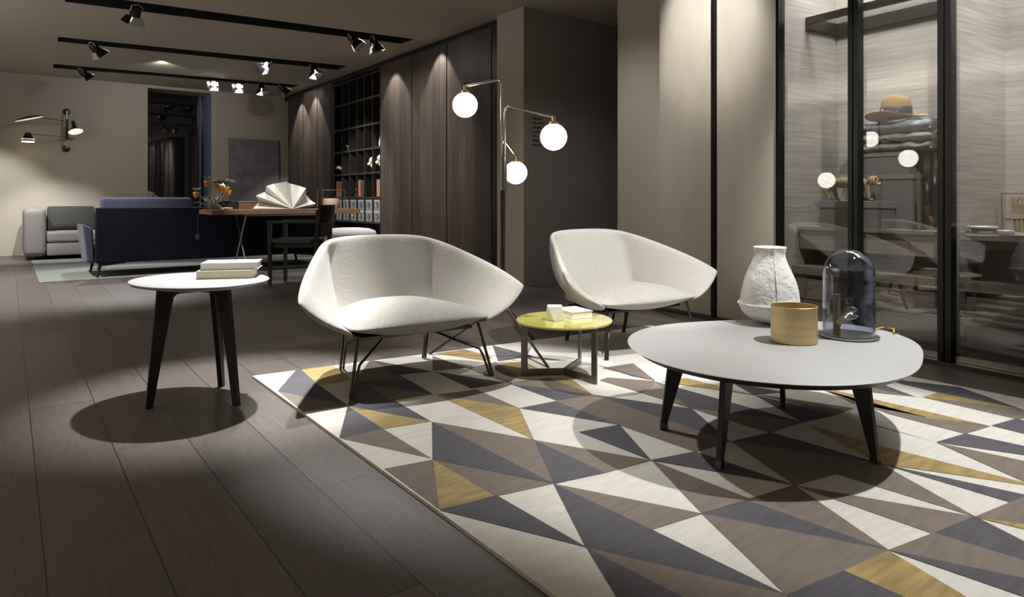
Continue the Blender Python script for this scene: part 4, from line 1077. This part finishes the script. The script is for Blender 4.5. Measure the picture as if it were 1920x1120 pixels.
# clay pot in a brass wire frame
pp = at_z(621, 390, zD); q0 = at_y(598, 390, pp.y - .14); q1 = at_y(647, 390, pp.y - .14)
pot = thing('clay_pot', 'pale pink clay pot inside a thin brass wire frame on the desk', 'pot', (at_y(621, 390, DY + .35).x, DY + .35, zD + .001))
M_clay = mat('pale_pink_clay', (0.52, 0.36, 0.27), 0.7)
rP = .105
MB().lathe([(0, 0), (rP * .82, 0), (rP * .96, .02), (rP, .07), (rP * .96, .115), (rP * .9, .135), (rP * .84, .135), (rP * .9, .1), (rP * .8, .02), (0, .02)], n=40).build('pot_body', M_clay, pot, True)
b = MB(); fx, fy, fz = .155, .155, .245
for sx in (-1, 1):
    for sy in (-1, 1): b.rod((sx * fx, sy * fy * .6, 0), (sx * fx, sy * fy * .6, fz), .0045, n=8)
    b.rod((sx * fx, -fy * .6, fz), (sx * fx, fy * .6, fz), .0045, n=8)
for sy in (-1, 1): b.rod((-fx, sy * fy * .6, fz), (fx, sy * fy * .6, fz), .0045, n=8)
b.build('wire_frame', M_legb, pot, True)

# lidded walnut tray box, black box, brass branch
bx = at_y(466, 390, DY + .56)
t = thing('wooden_box', 'low reddish walnut box at the back of the desk left of the paper lamp', 'box', (bx.x, DY + .56, zD + .001))
MB().box(-.14, .14, -.08, .08, 0, .10, bev=.003).build('body', M_walnut, t); MB().box(-.142, .142, -.082, .082, .078, .082).build('lid_gap', M_black, t)
bx = at_y(425, 390, DY + .56)
t = thing('black_box', 'low matt black box on the desk next to the walnut box', 'box', (bx.x, DY + .56, zD + .001))
MB().box(-.115, .115, -.07, .07, 0, .105, bev=.003).build('body', M_black, t); MB().box(-.116, .116, -.071, .071, .08, .084).build('lid_gap', M_slot, t)
b = MB()
bA, bB, bC = at_y(404, 383, DY + .07), at_y(414, 389, DY + .06), at_y(436, 392.5, DY + .05)
bb_ = thing('brass_branch', 'small cast brass twig lying on the desk beside the plant', 'ornament', (bB.x, bB.y, zD + .001))
b.tube([bA - bb_.location, Vector((0, 0, .02)), bC - bb_.location + Vector((0, 0, .012))], .012, 8, [.007, .014, .008]); b.tube([Vector((0, 0, .02)), Vector((.06, .03, .03)), Vector((.13, .02, .008))], .008, 8, [.01, .008, .006]); b.tube([Vector((0, 0, .02)), Vector((.03, -.05, .004))], .008, 8)
b.build('twig', M_brass, bb_, True)

# crown imperial flowers in a low glass bowl
M_leaf = mat('grey_green_leaf', (0.22, 0.31, 0.20), 0.6); M_leafp = mat('pale_green_leaf', (0.42, 0.50, 0.38), 0.6); M_petal = mat('orange_petal', (0.62, 0.26, 0.06), 0.6, 0, None, (30, .25)); M_stem = mat('pale_stem', (0.36, 0.36, 0.20), 0.6)
fc = at_y(398, 391, DY + .22)
fl = thing('flower_arrangement', 'orange crown imperial flowers with pale green leaves in a low glass bowl on the desk', 'plant', (fc.x, DY + .22, zD + .001))
MB().lathe([(0, 0), (.075, 0), (.09, .02), (.10, .045), (.097, .045), (.087, .022), (.072, .004), (0, .004)], n=32).build('glass_bowl', M_clear, fl, True)
def leaf(b, p, d, up, L_, w_):
    p = Vector(p); d = Vector(d).normalized(); s_ = d.cross(Vector((0, 0, 1)))
    s_ = s_.normalized() if s_.length > .01 else Vector((1, 0, 0))
    pts = []
    for k in range(5):
        f = k / 4; c = p + d * L_ * f + Vector((0, 0, up * L_ * (f - 1.3 * f * f))); wv = w_ * math.sin(PI * min(.96, .18 + .8 * f))
        pts.append((c - s_ * wv, c + Vector((0, 0, -wv * .35)), c + s_ * wv))
    for a, c in zip(pts, pts[1:]):
        for k in (0, 1):
            b.bm.faces.new([b.bm.verts.new(v) for v in (a[k], a[k + 1], c[k + 1], c[k])])
rr = random.Random(21)
b = MB()
for k in range(30):
    a = rr.uniform(0, 2 * PI); leaf(b, (rr.uniform(-.04, .04), rr.uniform(-.04, .04), rr.uniform(.03, .09)), (math.cos(a), math.sin(a) * .8, rr.uniform(.1, .9)), .5, rr.uniform(.12, .22), .011)
tag(b.build('foliage', M_leafp, fl, True), kind='stuff')
for (px, py, sc_, dy) in ((368, 362, 1.0, -.04), (389, 341, 1.1, 0.0), (403, 347, .9, .06), (414, 349, 1.1, .10), (424, 352, 1.1, .05), (429, 358, .9, .12)):
    h = at_y(px, py, DY + .2 + dy * .8) - fl.location
    st_ = MB().tube([(0, 0, .02), (h.x * .45, h.y * .4, h.z * .55), (h.x * .9, h.y, h.z * .9 + .02), (h.x, h.y, h.z + .01)], .0045, 6).build('stem', M_stem, fl, True)
    b = MB()
    for k in range(6):
        a = k / 6 * 2 * PI; d = Vector((math.cos(a), math.sin(a), 0))
        c = h + d * .022 * sc_
        b.lathe([(.004, .012), (.016, .004), (.021, -.02), (.024, -.052), (.020, -.052), (.014, -.01), (0, .0)], (0, 0, 0), 9, Matrix.Translation(c) @ Matrix.Rotation(.55, 4, Vector((-d.y, d.x, 0))) @ Matrix.Diagonal((sc_, sc_, sc_, 1)))
    b.build('blossom', M_petal, st_, True)
    b = MB()
    for k in range(9):
        a = k / 9 * 2 * PI + .3; leaf(b, h + Vector((0, 0, .012)), (math.cos(a), math.sin(a), .9), .2, .085 * sc_, .008)
    b.build('leaf_tuft', M_leaf, st_, True)
# perforated black desk lamp over the flowers
dlc = at_y(417, 342, DY + .37)
dlm = thing('desk_lamp', 'desk lamp with a wide flat black shade glowing above the orange flowers', 'lamp', (dlc.x, DY + .37, zD + .001))
zsh = dlc.z - zD
M_glow = mat('warm_lamp_glow', (1, .8, .5), .4, emit=((1.0, .78, .45), 16.0))
MB().lathe([(0, 0), (.07, 0), (.07, .012), (0, .012)], n=28).rod((0, 0, .01), (0, 0, zsh - .02), .006).build('stand', M_black, dlm, True)
MB().lathe([(.0, .035), (.10, .03), (.175, 0), (.165, -.006), (.09, .018), (0, .02)], (0, 0, zsh), 40).build('shade', M_black, dlm, True)
MB().ball((0, 0, zsh - .035), .03, seg=16).build('bulb', M_glow, dlm, True)
b = MB()
for k in range(26):
    a = rr.uniform(0, 2 * PI); r = rr.uniform(.03, .15); b.ball((r * math.cos(a), r * math.sin(a), zsh + .034 - .2 * max(0, r - .1)), .007, seg=6)
tag(b.build('bead_trim', M_chrome, dlm, True), kind='stuff')

# ------------------------------------------------------------------ desk chair
cf = at_z(506, 536, 0); cb2 = at_z(535, 527, 0)
wv = (cb2 - cf); ang = math.atan2(wv.y, wv.x)     # local x along the front legs
chd = thing('desk_chair', 'black wooden armchair with a grey seat pad pulled up to the desk', 'chair', cf, ang)
CW = wv.length; CDp = .47
for x, y, h in ((0, 0, .655), (CW, 0, .655), (0, -CDp, .80), (CW, -CDp, .80)):
    MB().hexa([(x - .015, y - .015, 0), (x + .015, y - .015, 0), (x + .015, y + .015, 0), (x - .015, y + .015, 0)],
              [(x - .02, y - .02 - (.05 if y < 0 else 0), h), (x + .02, y - .02 - (.05 if y < 0 else 0), h), (x + .02, y + .02 - (.05 if y < 0 else 0), h), (x - .02, y + .02 - (.05 if y < 0 else 0), h)]).build('leg', M_blackwood, chd)
MB().box(.021, CW - .021, -CDp + .02, .01, .40, .445).build('seat_frame', M_blackwood, chd)
M_pad = mat('slate_seat_pad', (0.075, 0.075, 0.085), .95)
MB().box(-.01, CW + .01, -CDp + .03, .03, .4455, .49, bev=.018, seg=4).build('seat_pad', M_pad, chd, True)
for x in (0, CW):
    MB().box(x - .022, x + .022, -CDp - .035, .03, .655, .68, bev=.004).build('armrest', M_blackwood, chd)
b = MB(); n_ = 9
for z0_, z1_, bow in ((.66, .85, .05),):
    g = []
    for k in range(n_):
        u = k / (n_ - 1); x = -.03 + u * (CW + .06); y = -CDp - .055 - bow * math.sin(PI * u)
        g.append((x, y))
    for (xa_, ya_), (xb_, yb_) in zip(g, g[1:]):
        b.hexa([(xa_, ya_ - .012, z0_), (xb_, yb_ - .012, z0_), (xb_, yb_ + .012, z0_), (xa_, ya_ + .012, z0_)], [(xa_, ya_ - .032, z1_), (xb_, yb_ - .032, z1_), (xb_, yb_ - .008, z1_), (xa_, ya_ - .008, z1_)])
b.build('backrest', M_blackwood, chd)
MB().box(.03, CW - .03, -CDp - .075, -CDp - .035, .51, .655, bev=.012).build('back_pad', M_pad, chd)

# ------------------------------------------------------------------ blue sofa (seen from behind), its rug and the grey sofa
struct_rug = MB()
M_rug2 = mat('pale_grey_green_rug', (0.20, 0.215, 0.195), .95, 0, (300, .4), (6, .12, (.4, 3, 1)))
r2 = MB().hexa([(.27, 8.88, .0005), (4.0, 8.88, .0005), (4.0, 12.1, .0005), (.27, 12.1, .0005)], [(.27, 8.88, .010), (4.0, 8.88, .010), (4.0, 12.1, .010), (.27, 12.1, .010)]).build('pale_rug', M_rug2)
tag(r2, 'thin pale grey-green rug under the blue sofa at the back', 'rug')
SX0 = at_y(180, 391, 8.96).x; SY0 = 8.96; SL = 2.62
bs = thing('blue_sofa', 'long navy velvet sofa seen from behind, beyond the desk', 'sofa', (SX0, SY0, .0105))
zb_, zt2 = .162, .80
MB().hexa([(0, .03, zb_ + .0), (SL, .03, zb_), (SL, .15, zb_), (0, .15, zb_)], [(0, 0, zt2), (SL, 0, zt2), (SL, .10, zt2), (0, .10, zt2)]).build('backrest', M_navy, bs, bev=.012)
MB().box(0.0, SL, .151, .95, .17, .34, bev=.01).build('seat_base', M_navy, bs)
for k in range(2):
    MB().box(.08 + k * (SL / 2 - .06), SL / 2 + .0 + k * (SL / 2 - .08), .16, .97, .341, .46, bev=.03, seg=3).build('seat_cushion', M_navy2, bs, True)
for s_, x in ((-1, 0.0), (1, SL)):
    MB().hexa([(x, .152, .16), (x + s_ * .07, .152, .16), (x + s_ * .07, .95, .16), (x, .95, .16)], [(x + s_ * .02, .12, .56), (x + s_ * .12, .12, .62), (x + s_ * .12, .98, .60), (x + s_ * .02, .98, .56)]).build('arm', M_navy2, bs, bev=.02)
bcx = at_y(188, 391, SY0 + .2).x - SX0; bcx1 = at_y(357, 391, SY0 + .2).x - SX0
zbc = at_y(270, 370.5, SY0 + .2).z - .0105
b = MB(); b.box(bcx, bcx1, .11, .27, .47, zbc, bev=.045, seg=4); b.build('back_cushion', M_navy2, bs, True)
for x, y in ((.02, .08), (SL - .02, .08), (.02, .88), (SL - .02, .88)):
    b = MB(); sg = 1 if x < 1 else -1
    b.hexa([(x - .012, y - .02, 0), (x + .012, y - .02, 0), (x + .012, y + .02, 0), (x - .012, y + .02, 0)], [(x - .018 + sg * .03, y - .025, .16), (x + .018 + sg * .03, y - .025, .16), (x + .018 + sg * .03, y + .025, .16), (x - .018 + sg * .03, y + .025, .16)])
    if y < .5: b.hexa([(x + sg * .03, y - .015, .125), (x + sg * .28, y - .015, .15), (x + sg * .28, y + .015, .15), (x + sg * .03, y + .015, .125)], [(x + sg * .03, y - .015, .16), (x + sg * .28, y - .015, .16), (x + sg * .28, y + .015, .16), (x + sg * .03, y + .015, .16)])
    b.build('leg', M_black, bs)
pc = at_y(370, 400, 8.94)
zB_ = at_y(370, 440, DY + DD).z; xq = at_y(372, 400, DY + DD).x - xl0
cdo = MB().tube([(xq + .03, DD - .02, zD - .045), (xq, DD + .012, zD - .05), (xq - .005, DD + .014, zD - .1), (xq - .005, DD + .014, zB_)], .003, 6).build('cord', M_greyd, dk, True); MB().box(xq - .025, xq + .015, DD + .004, DD + .024, zB_ - .06, zB_, bev=.006).build('cord_switch', M_greyd, cdo)

GY = 12.15
gx0 = at_y(44, 440, GY).x; gx1 = at_y(87, 440, GY).x
gs = thing('grey_sofa', 'low grey fabric sofa with a fat arm against the back wall', 'sofa', (gx0, GY, 0))
GL = 2.3; aw = gx1 - gx0
zt3 = at_y(66, 391, GY).z; zs3 = at_y(120, 436, GY).z
MB().box(0, aw, 0, 1.02, .05, zt3, bev=.10, seg=5).build('arm', M_grey, gs, True)
MB().box(GL, GL + aw, 0, 1.02, .05, zt3, bev=.10, seg=5).build('arm', M_grey, gs, True)
MB().box(aw + .004, GL - .004, .02, 1.0, .06, zs3 - .155, bev=.03).build('base', M_grey, gs, True)
MB().box(aw + .006, GL - .006, .015, .72, zs3 - .153, zs3 + .01, bev=.045, seg=4).build('seat_cushion', M_grey, gs, True)
MB().box(aw + .004, GL - .004, .725, 1.02, .2, zt3 + .0, bev=.07, seg=4).build('backrest', M_grey, gs, True)
for x in (.1, GL + .1):
    for y in (.12, .9): MB().box(x - .04, x + .04, y - .04, y + .04, 0, .0495).build('foot', M_black, gs)
gc0 = at_y(88, 400, GY + .6).x; gc1 = at_y(178, 400, GY + .6).x
cu = thing('cushion', 'charcoal cushion propped against the back of the grey sofa', 'cushion', ((gc0 + gc1) / 2, GY + .535, zs3 + .015))
hh = at_y(130, 387, GY + .6).z - zs3 - .012
b = MB(); n_ = 8; W_ = (gc1 - gc0) / 2; g = {}
for sd in (0, 1):
    for i in range(n_ + 1):
        for j in range(n_ + 1):
            u, v = i / n_ * 2 - 1, j / n_ * 2 - 1
            th = .075 * (1 - u ** 4) * (1 - v ** 4) + .004
            g[sd, i, j] = b.bm.verts.new((u * W_, (th if sd else -th) + .10 * (v + 1) / 2, (v + 1) / 2 * hh))
for sd in (0, 1):
    for i in range(n_):
        for j in range(n_): b.bm.faces.new((g[sd, i, j], g[sd, i + 1, j], g[sd, i + 1, j + 1], g[sd, i, j + 1]))
for i in range(n_):
    for q in ((0, i, 1), (n_, i, 1), (i, 0, 0), (i, n_, 0)):
        if q[2]: b.bm.faces.new((g[0, q[0], i], g[0, q[0], i + 1], g[1, q[0], i + 1], g[1, q[0], i]))
        else: b.bm.faces.new((g[0, i, q[1]], g[0, i + 1, q[1]], g[1, i + 1, q[1]], g[1, i, q[1]]))
b.build('pad', M_greyd, cu, True, sub=1, angle=180)

# white pouf behind the front armchair
pf = at_z(650, 428, 0.50)
pu = thing('pouf', 'low white upholstered pouf behind the left armchair, in front of the cubbyhole shelf', 'pouf', (at_y(655, 440, 7.55).x, 7.55, 0))
zp = at_y(652, 429, 7.5).z
M_pouf = mat('white_boucle', (0.62, 0.60, 0.57), .95, 0, (150, .4))
MB().lathe([(0, .012), (.26, .012), (.30, .05), (.315, zp * .5), (.315, zp - .09), (.32, zp - .075), (.305, zp - .03), (.24, zp - .004), (.15, zp + .006), (0, zp + .008)], n=48).build('upholstery', M_pouf, pu, True, angle=180)
MB().lathe([(0, 0), (.24, 0), (.24, .0118), (0, .0118)], n=32).build('base', M_black, pu)

# leaning dark panel
PY = Y1 - .10
ax0, ax1 = at_y(431, 300, PY).x, at_y(524.5, 300, PY).x; zpt = at_y(480, 260.5, PY).z
M_pnl = mat('mottled_aubergine_felt', (0.24, 0.215, 0.235), .9, 0, (60, .3), (7, .22))
pn = thing('wall_panel_picture', 'tall mottled dark aubergine panel leaning on the back wall', 'picture', (ax0, PY, 0))
MM = Matrix.Rotation(-.03, 4, 'X')
MB().box(.006, ax1 - ax0 - .006, 0, .03, .004, zpt - .004, MM).build('panel', M_pnl, pn); MB().box(0, .0055, -.002, .034, 0, zpt, MM).box(ax1 - ax0 - .0055, ax1 - ax0, -.002, .034, 0, zpt, MM).build('edge_frame', M_legb, pn)

# ------------------------------------------------------------------ wall lamp with three arms
WY = Y1 - .012
wl0 = at_y(124.5, 210, WY); wl1 = at_y(124.5, 279, WY)
wlm = thing('wall_lamp', 'black and brass wall lamp with three swivel arms above the grey sofa', 'lamp', (wl0.x, WY, wl0.z))
def wp(px, py, out=.12): return at_y(px, py, WY - out) - wlm.location
hgt = wl0.z - wl1.z
RX = Matrix.Rotation(PI / 2, 4, 'X')
for z in (0, -hgt): MB().lathe([(0, 0), (.055, 0), (.055, .012), (.02, .02), (0, .02)], n=28, M=Matrix.Translation((0, 0.01, z)) @ RX).rod((0, 0, z), (0, -.12, z), .012).build('wall_plate', M_black, wlm, True)
b = MB(); b.rod((0, -.12, -hgt), (0, -.12, 0), .012)
b.build('rod', M_brass, wlm, True)
MB().rod((0, -.12, -hgt * .78), (0, -.12, -hgt * .22), .019).build('sleeve', M_black, wlm, True)
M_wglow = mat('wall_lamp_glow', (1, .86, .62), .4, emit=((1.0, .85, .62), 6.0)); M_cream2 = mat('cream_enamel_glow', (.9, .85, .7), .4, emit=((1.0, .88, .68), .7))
# upper arm: a long shallow oval reflector
sh_c = wp(55, 223, .30)
arm = MB().tube([wp(122, 227, .12), wp(100, 224, .2), wp(80, 221, .28)], .005, 6).build('arm', M_bronze, wlm, True)
Mt = Matrix.Translation(sh_c) @ Matrix.Rotation(R(-16), 4, 'Y')
b = MB(); b.lathe([(0, .055), (.09, .048), (.17, .025), (.22, 0), (.205, .002), (.15, .02), (.08, .035), (0, .04)], n=40, M=Mt @ Matrix.Diagonal((1, .55, .8, 1))); b.build('reflector', M_black, arm, True)
MB().lathe([(0, .034), (.08, .029), (.15, .014), (.2, -.004)], n=32, M=Mt @ Matrix.Diagonal((1, .55, .8, 1))).build('reflector_lining', M_cream2, arm, True)
# lower arm: small perforated cone
cc = wp(52.5, 265, .34)
arm = MB().tube([wp(122, 257, .12), wp(90, 254, .22), wp(60, 252, .34)], .005, 6).build('arm', M_bronze, wlm, True)
MB().lathe([(.088, 0), (.078, .03), (.055, .09), (.035, .135), (.0, .14), (0, .132), (.03, .126), (.07, .03), (.08, 0)], cc, 32).build('cone_shade', M_black, arm, True)
MB().lathe([(0, .0), (.082, .0), (.084, -.012), (0, -.014)], cc, 32).build('diffuser', M_wglow, arm, True)
b = MB()
for k in range(18):
    a = k / 18 * 2 * PI; b.ball(cc + Vector((.077 * math.cos(a), .077 * math.sin(a), .032)), .006, seg=6)
tag(b.build('light_holes', M_wglow, arm, True), kind='stuff')
# third arm: trumpet shade to the right
tc_ = wp(142, 247, .30)
arm = MB().tube([wp(125, 245, .12), wp(135, 240, .2), wp(143, 236, .3)], .005, 6).build('arm', M_bronze, wlm, True)
Mt = Matrix.Translation(tc_) @ Matrix.Rotation(R(-12), 4, 'Y') @ Matrix.Rotation(R(-22), 4, 'X')
MB().lathe([(.115, 0), (.05, .04), (.03, .09), (.024, .19), (.0, .2), (0, .18), (.02, .09), (.04, .05), (.11, .002)], n=36, M=Mt).build('trumpet_shade', M_black, arm, True)
MB().lathe([(0, .03), (.045, .034), (.108, -.001)], n=36, M=Mt).build('shade_lining', M_cream2, arm, True)
MB().ball(Mt @ Vector((0, 0, .008)), .024, seg=14).build('bulb', M_wglow, arm, True)

# ------------------------------------------------------------------ ceiling spotlights
M_spotb = mat('black_spot_housing', (0.012, 0.012, 0.012), .35, .3); M_flap = mat('satin_aluminium_flap', (0.66, 0.66, 0.64), .4, .25)
M_lens = mat('lit_spot_lens', (1, 1, 1), .2, emit=((1.0, .95, .87), 45.0))
def make_spot(label, at, rot, tilt, k=1.0, lit=True):
    t = thing('ceiling_spotlight', label, 'spotlight', (at.x, at.y, CEIL), rot, 'track spotlights in the ceiling channels')
    MB().rod((0, 0, -.05), (0, 0, .10), .012).box(-.05, .05, -.02, .02, .09, .138).build('stem', M_spotb, t)
    T = Matrix.Translation((0, 0, -.055)) @ Matrix.Rotation(tilt, 4, 'Y')      # local -z is the beam
    b = MB(); b.lathe([(0, .05), (.035, .05), (.045, .03), (.055, -.06), (.05, -.06), (.04, .02), (0, .03)], n=24, M=T); b.build('housing', M_spotb, t, True)
    MB().lathe([(0, -.052), (.05, -.052), (.05, -.055), (0, -.055)], n=24, M=T).build('lens', M_lens if lit else M_spotb, t)
    # four barn-door flaps
    for q in range(4):
        Q = T @ rz4(q * PI / 2)
        bb = MB(); bb.hexa([Q @ Vector(v) for v in ((.056, -.05, -.055), (.059, -.05, -.055), (.059, .05, -.055), (.056, .05, -.055))], [Q @ Vector(v) for v in ((.088, -.075, -.135), (.091, -.075, -.135), (.091, .075, -.135), (.088, .075, -.135))])
        bb.build('barn_door', M_flap if q % 2 == 0 else M_spotb, t)
    MB().tube([T @ Vector((0, -.055, .0)), T @ Vector((0, -.062, .05)), T @ Vector((0, 0, .075)), T @ Vector((0, .062, .05)), T @ Vector((0, .055, .0))], .006, 8).build('yoke', M_flap, t, True)
    return t
def on_slot(i, px, py):
    p = at_z(px, py, CEIL); a, c = (SLOT[i][0] + SLOT[i][3]) / 2, (SLOT[i][1] + SLOT[i][2]) / 2
    d = (c - a); f = (p - a).dot(d) / d.dot(d); return a + d * f
SP = [(0, 256, 6, 2.0, .45, 'spotlight with silver flaps near the left end of the nearest ceiling channel'),
      (0, 664, 62, -.6, .75, 'left one of the two spotlights close together in the nearest ceiling channel'),
      (0, 700, 70, -.2, .35, 'right one of the two spotlights close together in the nearest ceiling channel'),
      (1, 176, 82, .3, .75, 'spotlight near the left end of the middle ceiling channel'),
      (1, 500, 114, 3.4, .85, 'bright spotlight with a flare, right of centre in the middle ceiling channel'),
      (1, 585, 124, -1.2, .5, 'spotlight nearest the right end of the middle ceiling channel'),
      (2, 154, 127, .2, .75, 'spotlight near the left end of the farthest ceiling channel'),
      (2, 404, 148, 4.2, 1.0, 'left one of two small bright discs in the farthest ceiling channel'),
      (2, 450, 152, 4.2, .9, 'right one of two small bright discs in the farthest ceiling channel'),
      (2, 489, 157, -1.2, .3, 'spotlight pointing straight down between the bright discs and the channel end'),
      (2, 528, 160, -.2, .85, 'spotlight with a bright flap at the right end of the farthest ceiling channel')]
for i, px, py, ro, ti, lab in SP: make_spot(lab, on_slot(i, px, py), ro, -ti)
